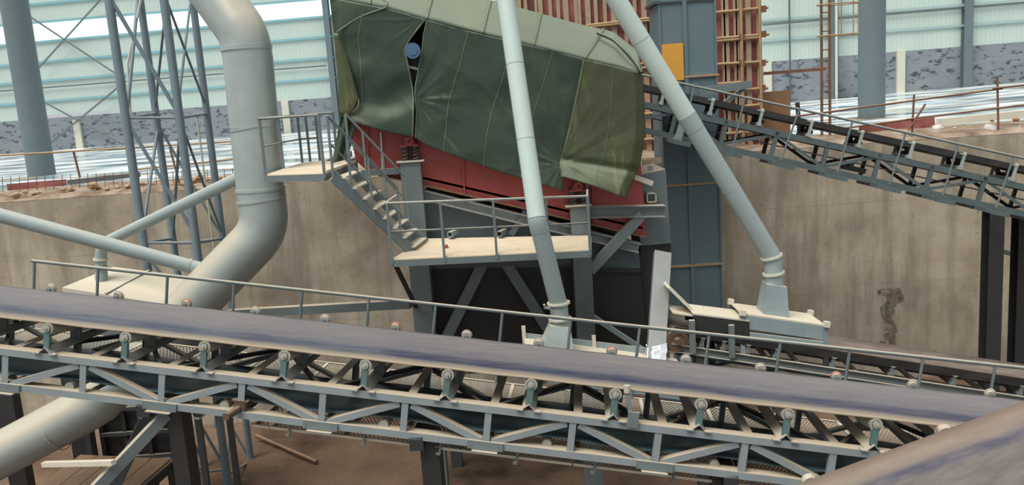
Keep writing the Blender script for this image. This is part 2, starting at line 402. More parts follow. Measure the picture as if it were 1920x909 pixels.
# far building wall: two lengths meeting behind the covered screen
AL, BL = at(0, 289, 68), at(600, 244, 66)
AR, BR = at(1440, 196, 61), at(1920, 153, 60)
class Plane2:
    def __init__(s, a, b):
        s.o = V((a.x, a.y, 0)); s.u = (V((b.x, b.y, 0)) - s.o).normalized(); s.n = V((s.u.y, -s.u.x, 0)).normalized()   # n towards the camera
        if s.n.y > 0: s.n = -s.n
    def hit(s, px, py, off=0.0):
        r = ray(px, py); t = (s.o + s.n * off - CAM).dot(s.n) / r.dot(s.n); return CAM + r * t
PL, PR = Plane2(AL, BL), Plane2(AR, BR)
def line2(x0, y0, x1, y1): return lambda x: y0 + (y1 - y0) * (x - x0) / (x1 - x0)
def strip(mb, P, lo, hi, x0, x1, thick=.08, off=0.0):
    a = [P.hit(x, f(x), off) for x, f in ((x0, lo), (x1, lo), (x1, hi), (x0, hi))]
    mb.prism(a, -P.n * thick)
L = dict(base=line2(0, 289, 600, 244), block=line2(0, 228.5, 600, 184), slit=line2(0, 222, 600, 178), g3=line2(0, 197, 600, 148), g2=line2(0, 158.5, 600, 109.5),
         g1=line2(0, 124, 600, 70), wb=line2(0, 85.5, 600, 32), wt=line2(0, 48, 600, -2), g0=line2(0, 14, 600, -40), top=line2(0, -160, 600, -210))
R = dict(base=line2(1440, 196, 1920, 153), block=line2(1440, 116, 1920, 78), g3=line2(1440, 76, 1920, 39), g2=line2(1440, 38.5, 1920, 1), top=line2(1440, -190, 1920, -228))
XL0, XL1, XR0, XR1 = -700, 1012, 985, 2750
b = MB(); strip(b, PL, L['base'], L['block'], XL0, XL1, .24)
g = MB(); strip(g, PR, R['base'], R['block'], XR0, XR1, .24)
struct(b.build('wall_yard_left', MAT['block'])); struct(g.build('wall_yard_right', MAT['block']))
s = MB()
for x0, x1, lo in ((XL0, 84, 'block'), (84, 232, 'slit'), (232, XL1, 'block')): strip(s, PL, L[lo], L['g3'], x0, x1)
sl = lambda x: L['g3'](x) + 1 + 5.5 * max(0, min(1, (x - 90) / 60))
strip(s, PL, L['g3'], L['g2'], XL0, XL1); strip(s, PL, L['g2'], L['g1'], XL0, XL1); strip(s, PL, L['g1'], L['wb'], XL0, XL1)
strip(s, PL, L['wt'], L['g0'], XL0, XL1); strip(s, PL, L['g0'], L['top'], XL0, XL1)
o = struct(s.build('wall_siding_left', MAT['siding']))
s = MB(); strip(s, PR, R['block'], R['top'], XR0, XR1)
struct(s.build('wall_siding_right', MAT['siding']))
w = MB(); strip(w, PL, L['wb'], L['wt'], XL0, XL1, .03, -.02)
o = struct(w.build('window_1', MAT['glass']))
tr = MB()
def hline(mb, P, f, x0, x1, h, d, off=.02):
    a, c = P.hit(x0, f(x0), off), P.hit(x1, f(x1), off); mb.bar(a + P.n * d / 2, c + P.n * d / 2, d, h)
for k in ('g3', 'g2', 'g1', 'wb', 'wt', 'g0'): hline(tr, PL, L[k], XL0, XL1, .17, .12)
struct(tr.build('trim_1', MAT['girt']))
tr = MB()
for k in ('g3', 'g2'): hline(tr, PR, R[k], XR0, XR1, .17, .12)
struct(tr.build('trim_2', MAT['girt_pale']))
tr = MB(); f = lambda x: L['g1'](x) + 50; hline(tr, PL, line2(0, 171, 600, 124), XL0, 612, .08, .08, .16); hline(tr, PR, line2(1440, 46, 1920, 5), 1430, XR1, .08, .08, .16)
struct(tr.build('trim_3', MAT['cable']))
# building frame: steel columns and short concrete pillars against the wall
def vcol(P, px, pyb, w, d, top=12, name='building_column', mat='column', label='', off=.3, group=None):
    a = P.hit(px, pyb, off); q = V((a.x, a.y, a.z + top)); m = MB()
    x = P.u; y = P.n
    m.box((a + q) / 2 + y * (d / 2 - .012), x, y, Z, w, .024, top); m.box((a + q) / 2 - y * (d / 2 - .012), x, y, Z, w, .024, top); m.box((a + q) / 2, x, y, Z, .02, d - .05, top)
    o = m.build(name, MAT[mat], None, a); tag(o, label, 'column', group); return o
vcol(PL, 634, 243, .42, .5, label='grey steel building column at the left edge of the green cover')
vcol(PR, 1563, 186, .5, .5, label='grey steel building column behind the caged ladder')
vcol(PR, 1811, 164, .6, .5, label='grey steel building column at far right, right of the round column')
for px, pyb, top, lab in ((152, 281, 2.35, 'short pale concrete pillar in the dark block wall beside the left round column'), (541, 251, 2.5, 'short pale concrete pillar in the dark block wall between duct and green cover'),
                     (1688, 177, 3.05, 'short pale concrete pillar in the dark block wall right of the round column'), (1440, 196, 3.0, 'short pale concrete pillar in the dark block wall beside the red shuttering')):
    P = PL if px < 1000 else PR; a = P.hit(px, pyb, .1); m = MB(); m.box(a + Z * top / 2, P.u, P.n, Z, .55, .3, top)
    tag(m.build('concrete_pillar', MAT['pillar'], None, a, bevel=.02), lab, 'pillar', 'concrete pillars in the block wall')
m = MB(); a = PR.hit(1568.5, 186, .8); m.tube(a, a + Z * 12, .09, 10); tag(m.build('downpipe', MAT['pillar'], None, a), 'thin white downpipe beside the steel column behind the ladder', 'pipe')
m = MB(); a = PR.hit(1482, 190, .4); m.tube(a, a + Z * 12, .06, 8); tag(m.build('conduit', MAT['cable'], None, a), 'thin grey vertical conduit on the wall between shuttering and ladder', 'pipe')
for (a, c), lab in (((( 72, 128), (189, -1)), 'dark diagonal wall brace rising from the left round column across the bright window'), (((53, 29), (214, 136)), 'thin dark diagonal wall brace falling across the bright window'),
          (((96, 267), (221, 164)), 'dark diagonal wall brace rising across the block wall beside the left round column'), (((84, 192), (240, 276)), 'pale diagonal wall brace falling past the concrete pillar at left')):
    m = MB(); p, q = PL.hit(*a, .55), PL.hit(*c, .55); m.bar(p, q, .05, .13); tag(m.build('wall_brace', MAT['steel'], None, p), lab, 'brace', 'wall cross braces')

# yard ground: from the pit's edge to the building
gr = MB(); yl = PL.hit(-700, L['base'](-700)); yr = PR.hit(2750, R['base'](2750))
xs = [-700, -300, 0, 300, 600, 990, 1440, 1680, 1920, 2300, 2750]; far = [PL.hit(x, L['base'](x)) if x < 1000 else PR.hit(x, R['base'](x)) for x in xs]
near = [V((p.x * (EDGE + 3.2) / p.y, EDGE + 3.2, .03)) for p in far]
gr.grid([[lerp(a, b, t) for a, b in zip(near, far)] for t in (0, .12, .3, .55, 1)], False)
gr2 = gr.build('ground', MAT['wet']); struct(gr2)
so = MB(); rows = []
for i in range(15):
    r = []
    for j in range(260):
        x = -40 + j * 80 / 259; y = EDGE + .02 + i * 4.0 / 14
        h = noise.noise(V((x * .9, y * 1.1, 1))) * .16 + noise.noise(V((x * 3, y * 3, 5))) * .07
        env = 1 - abs(i / 14 - .35) * 1.6
        r.append(V((x, y, max(-.03, .06 + h * max(.15, env) + .08 * max(0, env)) if 0 < i < 14 else -.01)))
    rows.append(r)
so.grid(rows); struct(so.build('ground_edge', MAT['soil']))

# round building columns
for px, py, dd, lab in ((79, 330, 35, 'thick round grey building column at the far left of the yard'), (1634, 222, 35, 'thick round grey building column behind the upper conveyor, right side')):
    a = at(px, py, dd); m = MB(); m.tube(a - Z * .1, a + Z * 14, .52, 40); c = root('round_column', a, lab, 'column')
    m.build('shaft', MAT['column'], c); m = MB(); m.abox((a.x - .95, a.y - .9, a.z - .45), (a.x + .95, a.y + .9, a.z + .02)); m.build('footing', MAT['soil' if px > 500 else 'steel_dark'], c, bevel=.03)
# red shutter boards and beams lying by the footings
def plank(p, q, w, h, mat, name, lab, cat, grp=None):
    m = MB(); m.bar(p, q, w, h); o = m.build(name, MAT[mat], None, (p + q) / 2); tag(o, lab, cat, grp); return o
plank(at(14, 351, 27), at(124, 342, 27), .05, .2, 'formwork', 'shutter_board', 'red shutter board on edge in front of the left round column', 'board')
plank(at(128, 342, 28), at(262, 327, 28), .12, .16, 'cable', 'timber_beam', 'dark timber beam lying on the yard right of the left round column', 'beam')
plank(at(1612, 252, 27), at(1752, 234, 27), .08, .48, 'formwork', 'shutter_board', 'low red shutter board on edge before the right round column', 'board')
plank(at(1500, 258, 29), at(1700, 224, 29), .3, .06, 'pillar', 'curb_board', 'pale board lying along the wet yard before the right round column', 'board')
plank(at(1760, 229, 28), at(1925, 212, 28), .35, .22, 'pillar', 'curb_beam', 'pale concrete kerb beam at far right behind the rusty post', 'beam')

# ------------------------------------------------------------------ red shuttering wall with battens and scaffold poles
FY = EDGE + 1.1
fr = root('shuttering_wall', (at(1200, 250, FY).x, FY, 0), 'tall red shuttering wall with timber battens and scaffold poles behind the green cover', 'formwork')
def fx(px, py): return at(px, py, FY)
x0, x1 = fx(955, 30).x, fx(1424, 120).x
m = MB(); m.abox((x0, FY, -.05), (x1, FY + .06, 9)); m.build('panel', MAT['formwork'], fr)
xsb = [fx(x, 25).x for x in (973, 986, 1006, 1013, 1032, 1047, 1061, 1080, 1086, 1102, 1117, 1134, 1150, 1172, 1190, 1207, 1222)] + [fx(x, 60).x for x in (1356, 1361, 1378, 1382, 1402, 1421)]
for i, x in enumerate(xsb):
    wd = .1 if i % 3 else .15; m = MB(); m.abox((x - wd / 2, FY - .07, 0), (x + wd / 2, FY, 9 - .3 * (i % 4))); m.build('batten', MAT['timber'], fr)
for (xa, ya), (xb, yb) in (((1085, 53), (1232, 37)), ((1100, 48), (1232, 33)), ((1335, 24), (1440, 14)), ((1335, 73), (1442, 64)), ((1335, 121), (1440, 115)), ((1335, 78), (1425, 70)), ((1200, 120), (1240, 116)), ((1200, 128), (1240, 125)),
                   ((1335, 172), (1440, 165)), ((1335, 158), (1390, 154)), ((1205, 214), (1430, 196)), ((1205, 262), (1420, 246)), ((1205, 300), (1250, 297))):
    m = MB(); p, q = at(xa, ya, FY - .13), at(xb, yb, FY - .13); m.tube(p, q, .042, 10); m.build('scaffold_pole', MAT['bamboo'], fr)
for px in (1391, 1426):
    m = MB(); p = at(px, 110, FY - .2); m.tube(V((p.x, p.y, 0)), V((p.x, p.y, 9)), .045, 10); m.build('standard_pole', MAT['bamboo'], fr)
m = MB()
for px, py in ((1431, 17), (1431, 64), (1430, 118), (1430, 165), (1391, 70), (1391, 118)):
    p = at(px, py, FY - .17); m.abox((p.x - .07, p.y - .07, p.z - .09), (p.x + .07, p.y + .07, p.z + .09))
m.build('coupler', MAT['rust'], fr)
plank(at(1456, 268, 25.6), at(1456, 171, 25.6), .82, .04, 'gold', 'plywood_sheet', 'weathered plywood sheet standing beside the red shuttering', 'board').rotation_euler = (0, 0, 0)

# caged access ladder at the pit's edge
LD = 26.0
ld = root('caged_ladder', atz(1540, 236, 0), 'tall rusty steel ladder with a safety cage beside the round column', 'ladder')
a, c = at(1541, 226, LD), at(1556, 224, LD); a.z = c.z = .0
for p in (a, c):
    m = MB(); m.bar(p, p + Z * 7, .06, .08, up=V((0, 1, 0))); m.build('rail', MAT['rust'], ld)
for k in range(1, 13):
    m = MB(); m.tube(a + Z * k * .54, c + Z * k * .54, .018, 8); m.build('rung', MAT['rust'], ld)
for zz in (3.1, 4.0, 5.2):
    ctr = (a + c) / 2 + V((.38, .0, zz)); m = MB(); m.sweep([ctr + V((math.cos(t) * .62, math.sin(t) * .35, 0)) for t in [2 * math.pi * i / 24 for i in range(25)]], .02, 6); m.build('cage_hoop', MAT['bamboo'], ld)
for t in (0.1, 1.2, -1.0):
    ctr = (a + c) / 2 + V((.38 + math.cos(t) * .62, math.sin(t) * .35, 0)); m = MB(); m.bar(ctr + Z * 3.05, ctr + Z * 7, .03, .015); m.build('cage_strap', MAT['bamboo'], ld)
plank(at(1432, 138, 25.6), at(1548, 129, 25.6), .08, .09, 'rust', 'scaffold_tube', 'rusty brown tube running from the red shuttering to the ladder', 'tube')

# guard rails of rusty tubes along the pit's edge
def grail(name, lab, pipes, posts, r=.028, mat='rust'):
    c = root(name, posts[0][1], lab, 'guard rail')
    for p, q in pipes:
        m = MB(); m.tube(p, q, r, 10); m.build('rail', MAT[mat], c)
    for p, q in posts:
        m = MB(); m.tube(p, q, r * 1.05, 10); m.build('post', MAT['rust'], c)
GD = EDGE + .35
A3 = lambda x, y, d=GD: at(x, y, d)
grail('scaffold_guard_rail', 'rusty scaffold tube guard rail along the pit edge at right', [(A3(1478, 220), A3(1880, 166)), (A3(1862, 166, GD - .07), A3(1990, 152)), (A3(1570, 242), A3(1712, 223)), (A3(1700, 224, GD - .07), A3(1990, 188))],
      [(A3(1714, 177), A3(1710, 250)), (A3(1870, 144), A3(1872, 250)), (A3(1735, 195, GD - .1), A3(1703, 244, GD - .1))])
grail('pole_guard_rail', 'long yellowish pole guard rail along the pit edge at left', [(A3(-120, 299), A3(437, 265)), (A3(250, 318), A3(440, 298, GD))], [(A3(138, 285), A3(150, 333)), (A3(318, 275), A3(337, 346)), (A3(-80, 296), A3(-72, 350))], mat='bamboo')
m = MB()
for px in range(-60, 446, 16): m.tube(A3(px, 328 - px * .035 + 3, EDGE + .6), A3(px + 1.5, 366 - px * .05 - 6, EDGE + .6), .009, 6)
m.tube(A3(-60, 343, EDGE + .6), A3(446, 316, EDGE + .6), .01, 6); m.tube(A3(-60, 352, EDGE + .6), A3(446, 326, EDGE + .6), .008, 6)
tag(m.build('wire_mesh_fence', MAT['rust'], None, A3(200, 345, EDGE + .6)), 'low rusty rebar mesh fence standing in the rubble at left', 'fence')
for i, (xa, ya, xb, yb) in enumerate(((1495, 192, 1501, 276), (1426, 208, 1430, 280))):
    plank(A3(xa, ya, 24.8), A3(xb, yb, 24.8), .1, .1, ('black_steel', 'rust')[i], 'stub_post', ('short dark post standing behind the upper conveyor by the plywood sheet', 'short rusty post at the foot of the red shuttering')[i], 'post')

# rubble along the edge
def rock(name, c, r, mat, lab, cat, grp, seed):
    bm = bmesh.new(); bmesh.ops.create_icosphere(bm, subdivisions=2, radius=1)
    rnd = random.Random(seed); s3 = V((rnd.uniform(.8, 1.5), rnd.uniform(.7, 1.1), rnd.uniform(.5, .8)))
    for v in bm.verts:
        k = 1 + .35 * noise.noise(v.co * 1.7 + V((seed, 0, 0))); v.co = V((v.co.x * s3.x, v.co.y * s3.y, v.co.z * s3.z)) * k * r
    me = bpy.data.meshes.new(name); bm.to_mesh(me); bm.free(); me.materials.append(MAT[mat]); o = bpy.data.objects.new(name, me); COL.objects.link(o); o.location = c; o.rotation_euler.z = rnd.uniform(0, 6)
    return tag(o, lab, cat, grp)
rl = [(30, 363), (48, 358), (70, 360), (96, 359), (118, 353), (134, 352), (175, 346), (160, 356), (200, 352), (220, 349), (262, 345), (285, 343), (240, 347), (305, 340), (362, 338), (375, 331), (392, 334), (410, 333), (428, 329), (15, 366), (345, 342), (57, 366), (330, 344), (188, 355)]
for i, (px, py) in enumerate(rl): rock('stone', at(px, py + 2, EDGE + .35 + (i % 4) * .25), .07 + .06 * random.Random(i).random() + (.05 if i in (6, 10, 14) else 0), 'stone', 'tan lump of stone in the rubble on the left pit edge', 'stone', 'stones in the left rubble', i)
for i, (px, py) in enumerate([(1588, 262), (1640, 267), (1662, 262), (1700, 255), (1745, 256), (1765, 244), (1790, 240), (1834, 243), (1892, 240), (1912, 238), (1860, 226), (1905, 224)]):
    rock('brick', at(px, py, EDGE + .5 + (i % 3) * .3), .045 + .02 * (i % 3), 'brick' if i % 3 else 'pillar', 'broken brick in the rubble on the right pit edge', 'brick', 'broken bricks in the right rubble', 50 + i)
rock('plastic_bag', at(1855, 243, EDGE + .75), .24, 'bag', 'crumpled white plastic bag beside the rusty guard post', 'bag', None, 91)
rock('plastic_bag', at(1758, 240, EDGE + 1.0), .15, 'bag', 'small crumpled white bag at the end of the red board', 'bag', None, 92)
# ================================================================== LATTICE TOWER
tw = root('lattice_tower', atz(420, 900, PIT), 'pale blue-grey four-legged tubular lattice tower behind the big duct', 'tower')
TWT = 6.4
def vline(px, py, d): p = at(px, py, d); return lambda z: V((p.x, p.y, z))
LA, LB, LC, LDD = vline(247, 300, 19.3), vline(304, 300, 21.0), vline(347, 300, 19.5), vline(399, 300, 21.2)
for f, r in ((LA, .098), (LB, .086), (LC, .095), (LDD, .086)):
    m = MB(); m.tube(f(PIT - .05), f(TWT), r, 20); m.build('leg', MAT['tower'], tw)
zat = lambda f, py: (lambda p: at(*proj(f(0)), p.y).z)(f(0))
def zof(f, py):          # height on a leg that shows at image row py
    lo, hi = PIT, 8
    for _ in range(40):
        mid = (lo + hi) / 2
        if proj(f(mid))[1] > py: lo = mid
        else: hi = mid
    return lo
def brace(f, ya, g, yb, r=.035, nm='brace'):
    m = MB(); m.tube(f(zof(f, ya)), g(zof(g, yb)), r, 10); m.build(nm, MAT['tower'], tw)
for f, g in ((LA, LB), (LB, LDD), (LC, LDD), (LA, LC)):
    for y in (221, 455): brace(f, y, g, y - (0 if f is LA and g is LC else 8), .032, 'ring_bar')
    brace(f, 890, g, 880, .03, 'ring_bar')
brace(LA, -10, LC, 215, .045); brace(LA, 228, LB, -20, .04); brace(LC, -20, LDD, 200, .03); brace(LC, 200, LDD, -15, .03); brace(LB, 205, LC, 20, .03)
brace(LA, 225, LC, 440, .04); brace(LB, 445, LC, 230, .035); brace(LC, 225, LDD, 440, .03); brace(LA, 440, LB, 240, .035); brace(LB, 230, LDD, 445, .03)
brace(LA, 470, LC, 640, .035); brace(LC, 470, LDD, 650, .03); brace(LB, 650, LDD, 470, .03)
brace(LA, 660, LC, 880, .035); brace(LB, 660, LDD, 870, .03); brace(LC, 880, LDD, 690, .03); brace(LB, 870, LA, 700, .03)
m = MB()
m.sweep([LB(zof(LB, -30)) + V((.28, -.3, 0)) + (LC(0) - LA(0)) * .0, LB(zof(LB, 120)) + V((-.3, -.5, 0)), LB(zof(LB, 235)) + V((-.42, -.5, 0))], .03, 8)
m.build('conduit', MAT['pillar'], tw)
m = MB(); p = LDD(zof(LDD, 220)) + V((-.22, -.1, 0)); m.tube(p, V((p.x, p.y, -4)), .025, 8); m.build('conduit', MAT['pillar'], tw)

# ================================================================== BIG DUCT
DD = 17.0; DR = 44.5 * mpp(DD)
du = root('exhaust_duct', at(0, 857, DD), 'huge grey sheet-metal duct descending with elbows behind the long conveyor', 'duct')
P = [at(330, -110, DD + .6), at(457, 70, DD), at(496, 392, DD), at(180, 757, DD - .2), at(-160, 938, DD - .6)]
up1 = rounded([at(310, -140, DD + .6), at(459, 66, DD), at(466, 118, DD)], .62, 8)
m = MB(); m.sweep(up1, DR, 48); m.build('upper_elbow', MAT['duct'], du)
m = MB(); m.sweep([at(465, 108, DD), at(477, 238, DD)], DR, 48); m.build('upper_section', MAT['duct'], du)
m = MB(); m.sweep([at(477, 238, DD), at(489, 362, DD)], DR * .985, 48); m.build('middle_section', MAT['duct'], du)
low = rounded([at(489, 355, DD), at(498, 432, DD), at(180, 757, DD - .2)], .95, 8)
m = MB(); m.sweep(low, DR, 48); m.build('lower_elbow', MAT['duct'], du)
m = MB(); m.sweep(rounded([low[-1] + (low[-2] - low[-1]) * .12, at(180, 757, DD - .2), at(-160, 938, DD - .6)], .5, 6), DR * .992, 48); m.build('slanting_section', MAT['duct'], du)
def fring(a, b, r, ri, nm='flange', mat='duct', par=None): 
    m = MB(); m.ring(a, b, r, ri, 48); m.build(nm, MAT[mat], par)
for (x0, y0), (x1, y1), k in (((461, 86), (462, 94), 1.04), ((476, 236), (477, 240), 1.015), ((488, 352), (488.6, 357), 1.03), ((490, 372), (490.8, 376), 1.03)):
    fring(at(x0, y0, DD), at(x1, y1, DD), DR * k, DR * .97, par=du)
for t in (.2, .42, .66):
    a = lerp(low[9], low[-1], t); d = (low[-1] - low[9]).normalized(); fring(a, a + d * .02, DR * 1.008, DR * .97, 'weld_seam', par=du)
a = at(105, 803, DD - .3); d = (at(0, 857, DD - .4) - a).normalized(); fring(a, a + d * .02, DR * 1.008, DR * .97, 'weld_seam', par=du)
# branch tubes (top-level: each is a pipe of its own)
m = MB(); T1 = root('branch_pipe', at(365, 502, 16.5), 'long straight grey pipe sloping from the left edge into the big duct', 'pipe')
m.tube(at(-160, 361, 16.3), at(398, 510, 17.05), 13.4 * mpp(16.7), 24); m.build('tube', MAT['grey_pipe'], T1)
m = MB(); m.ring(at(352, 497.5, 16.99), at(357, 499, 17.0), .155, .1, 24); m.build('collar', MAT['grey_pipe'], T1)
# dust box (conveyor hood) under that pipe
bx = root('dust_box', at(115, 545, 17.6), 'dust-covered grey box with a flat lid behind the long conveyor at left', 'box')
zt = at(116, 539, 17.6).z
c = [at(x, y, d) for x, y, d in ((116, 539, 17.6), (345, 576, 17.6), (400, 524, 18.9), (212, 500, 18.9))]
nx = (c[1] - c[0])
m = MB(); m.prism([p - Z * .09 for p in c], Z * .09); m.build('lid', MAT['dustyplate'], bx)
ins = [lerp(p, sum(c, V()) / 4, .03) for p in c]
m = MB(); m.prism([p - Z * 1.3 for p in ins], Z * 1.22); m.build('body', MAT['steel'], bx)
m = MB(); m.bar(lerp(c[0], c[1], .36) + Z * .02, lerp(c[3], c[2], .36) + Z * .02, .05, .04); m.build('lid_stiffener', MAT['hood'], bx)
for q in ins:
    m = MB(); m.bar(V((q.x, q.y, PIT)), q - Z * 1.3, .12, .12); m.build('leg', MAT['steel_dark'], bx)

SDp = 18.2
T2 = root('dust_pipe', at(188, 522, SDp), 'grey pipe rising from the box lid at left to the big duct', 'pipe')
pts = rounded([at(462, 326, 17.1), at(188, 459, SDp), at(190, 512, SDp)], .3, 6)
m = MB(); m.sweep(pts, 10.5 * mpp(SDp), 24); m.build('tube', MAT['grey_pipe'], T2)
for y in (484, 500):
    m = MB(); m.ring(at(188.5, y, SDp), at(188.7, y + 3.5, SDp), .155, .09, 24); m.build('flange', MAT['flange'], T2)
m = MB(); m.tube(at(190, 510, SDp), at(190, 526, SDp), 11.5 * mpp(SDp), 24); m.build('stub', MAT['grey_pipe'], T2)
# ================================================================== TWO PALE DUST PIPES with hoods
def bendpipe(name, lab, segs, flanges):
    c = root(name, segs[-1][0][-1], lab, 'pipe')
    for nm, pts, r, mat in segs:
        m = MB(); m.sweep(pts, r, 32); m.build(nm, MAT[mat], c)
    for p, q, r, ri, mat in flanges:
        m = MB(); m.ring(p, q, r, ri, 32); m.build('flange', MAT[mat], c)
    return c
HA = 14.9      # depth of the left hood
ra = 17.2 * mpp(14.8)
A0, A1, A2 = at(943, -40, 15.6), at(1007, 410, 14.5), at(1046, 566, HA)
pa = root('dust_pipe', at(1046, 640, HA), 'tall pale pipe with one bend before the green cover, ending at the lower conveyor hood', 'pipe')
def seam(par, p, d, r):
    m = MB(); m.ring(p, p + d * .012, r * 1.02, r * .95, 32); m.build('weld_seam', MAT['grey_pipe'], par)
def seg(par, nm, a, b, r, mat, n=32):
    m = MB(); m.sweep([a, b], r, n); m.build(nm, MAT[mat], par)
top = lambda y: lerp(A0, A1, (y + 40) / 450)
seg(pa, 'upper_pipe', A0 + (A0 - A1) * 1.1, top(408), ra, 'white_pipe')
m = MB(); m.sweep([top(409), lerp(A0, A1, 1.012), lerp(A1, A2, .13)], [ra * 1.005, ra * 1.03, ra * 1.012], 32); m.build('bend', MAT['grey_pipe'], pa)
seg(pa, 'lower_pipe', lerp(A1, A2, .115), A2, ra, 'grey_pipe')
for y in (123, 263): seam(pa, top(y), (A1 - A0).normalized(), ra)
seam(pa, lerp(A1, A2, .12), (A2 - A1).normalized(), ra * 1.02)
dn = V((0.03, 0, -1)).normalized()
B = at(1047, 566, HA)
m = MB(); m.sweep([A2 - (A2 - A1).normalized() * .02, B + dn * .05, B + dn * .48], 17.5 * mpp(HA), 32); m.build('neck', MAT['grey_pipe'], pa)
for k in (.0, .29):
    m = MB(); m.ring(B + dn * k, B + dn * (k + .035), 22.5 * mpp(HA), .15, 32); m.build('flange', MAT['flange'], pa)
m = MB(); p = at(1031, 578, HA - .17); m.bar(p, p + V((-.1, -.02, .03)), .05, .04); m.bar(p + V((-.08, 0, .02)), p + V((-.1, -.05, .09)), .03, .03); m.build('damper_handle', MAT['steel_light'], pa)
# hood of the left pipe: pyramid on a skirt box
ha = root('skirt_hood', at(1120, 690, HA), 'pale dusty skirt hood with a pyramid top under the left pale pipe', 'hood')
def frustum(mb, cb, wb, db, ct, wt, dt, ux, uy, uz):
    q = lambda c, w, d: [c - ux * w / 2 - uy * d / 2, c + ux * w / 2 - uy * d / 2, c + ux * w / 2 + uy * d / 2, c - ux * w / 2 + uy * d / 2]
    mb.hexa(q(cb, wb, db) + q(ct, wt, dt)); return mb
sa = (at(1270, 672, HA) - at(985, 636, HA)).normalized(); sy = V((0, 1, 0)); sn = sa.cross(sy)
sn = sn if sn.z > 0 else -sn
ct = at(1050, 608, HA)
hb = at(1042, 668, HA)
m = MB(); frustum(m, hb, .66, .8, ct, .36, .38, sa, sy, Z); m.build('pyramid', MAT['hood'], ha)
m = MB(); a, b = at(984, 648, HA), at(1276, 687, HA); dd = b - a
m.prism([a - sy * .42, b - sy * .42, b + sy * .42, a + sy * .42], Z * .03); m.build('top_plate', MAT['dustyplate'], ha)
m = MB(); m.prism([a - sy * .42 - Z * .5, b - sy * .42 - Z * .5, b - sy * .42, a - sy * .42], sy * .02); m.prism([a + sy * .42 - Z * .5, b + sy * .42 - Z * .5, b + sy * .42 + Z * .16, a + sy * .42 + Z * .12], sy * .02)
m.build('skirt', MAT['hood'], ha)
for t in (.0, .46, .97):
    p = lerp(a, b, t) + sy * .4; m = MB(); m.bar(p - Z * .5, p + Z * .26, .07, .05); m.build('skirt_post', MAT['dustyplate'], ha)

# right pipe B
HB = 15.6
rb = 17.0 * mpp(15.8)
B0, B1 = at(1138, -30, 15.2), at(1447, 480, HB)
pb = root('dust_pipe', at(1450, 530, HB), 'pale pipe slanting down across the bucket elevator to the right-hand hood', 'pipe')
fB = lambda y: lerp(B0, B1, (y + 30) / 510)
seg(pb, 'upper_pipe', B0 + (B0 - B1) * .8, fB(208), rb, 'white_pipe'); seg(pb, 'joint_sleeve', fB(205), fB(232), rb * 1.03, 'grey_pipe'); seg(pb, 'lower_pipe', fB(230), B1, rb, 'grey_pipe')
for y in (68, 345): seam(pb, fB(y), (B1 - B0).normalized(), rb)
db = V((.1, 0, -1)).normalized(); m = MB(); m.sweep(rounded([fB(470), B1 + (B1 - B0).normalized() * .05, at(1452, 535, HB)], .12, 4), 17.5 * mpp(HB), 32); m.build('neck', MAT['grey_pipe'], pb)
for (xa, ya), (xb, yb) in (((1446, 479), (1447, 483)), ((1450, 510), (1450.6, 514))):
    m = MB(); p, q = at(xa, ya, HB), at(xb, yb, HB); dq = (q - p).normalized(); m.ring(p, p + dq * .04, 21 * mpp(HB), .14, 32); m.build('flange', MAT['flange'], pb)
hbx = root('skirt_hood', at(1465, 640, HB), 'skirt hood with a tapered neck and leg frame under the right pale pipe', 'hood')
sb = (at(1545, 612, HB) - at(1391, 590, HB)).normalized()
m = MB(); frustum(m, at(1448, 596, HB), .5, .5, at(1452, 532, HB), .37, .36, sb, sy, Z); m.build('tapered_neck', MAT['hood'], hbx)
a, b = at(1391, 590, HB - .42), at(1548, 612, HB - .42); dy = V((0, .84, 0)); m = MB(); m.prism([a, b, b + dy, a + dy], Z * .03); m.build('top_plate', MAT['dustyplate'], hbx)
for k in (0, 1):
    m = MB(); m.prism([x + dy * k for x in (a - Z * .26, b - Z * .26, b, a)], sy * .03); m.build('side_plate', MAT['hood'], hbx)
m = MB(); m.bar(a - Z * .36 + sb * .04, b - Z * .34 - sb * .04, .04, .09); m.build('lower_rail', MAT['hood'], hbx)
for q, ln in ((a, .75), (b, .72), (a + dy, .7), (b + dy, .7)):
    m = MB(); m.bar(q - Z * ln, q + Z * .03, .09, .06); m.build('leg', MAT['steel_light'], hbx)
    m = MB(); m.bar(q - Z * .0 + V((0, -.03, 0)), q + Z * .1 + V((.02, -.03, 0)), .1, .1); m.build('corner_lug', MAT['dustyplate'], hbx)

# ================================================================== BUCKET ELEVATOR
ED = 21.6
el = root('bucket_elevator', atz(1320, 760, PIT), 'tall blue-grey box casing of the bucket elevator before the red shuttering', 'elevator')
def edge(px0, py0, px1, py1): a, b = at(px0, py0, ED), at(px1, py1, ED); return a, b
xl = at(1244, 300, ED).x; xr = at(1349, 300, ED).x; xm = at(1293, 345, ED).x; zt = at(1285, 2, ED).z; 
m = MB(); m.abox((xl, ED, PIT), (xr, ED + 1.3, zt)); m.build('casing', MAT['elev'], el)
m = MB(); m.abox((xl - .05, ED - .05, zt), (xr + .03, ED + 1.35, zt + .5)); m.build('head_box', MAT['elev'], el, bevel=.01)
m = MB(); m.abox((xl - .1, ED - .08, zt - .03), (xl + .05, ED + 1.3, zt + .04)); m.abox((xl, ED - .04, zt - .03), (xr, ED, zt + .03)); m.build('head_flange', MAT['steel_dark'], el)
m = MB(); m.abox((xm - .05, ED - .05, PIT), (xm + .05, ED, zt)); m.abox((xr - .05, ED - .04, PIT), (xr, ED, zt)); m.abox((xl, ED - .04, PIT), (xl + .05, ED, zt)); m.build('corner_angle', MAT['elev'], el)
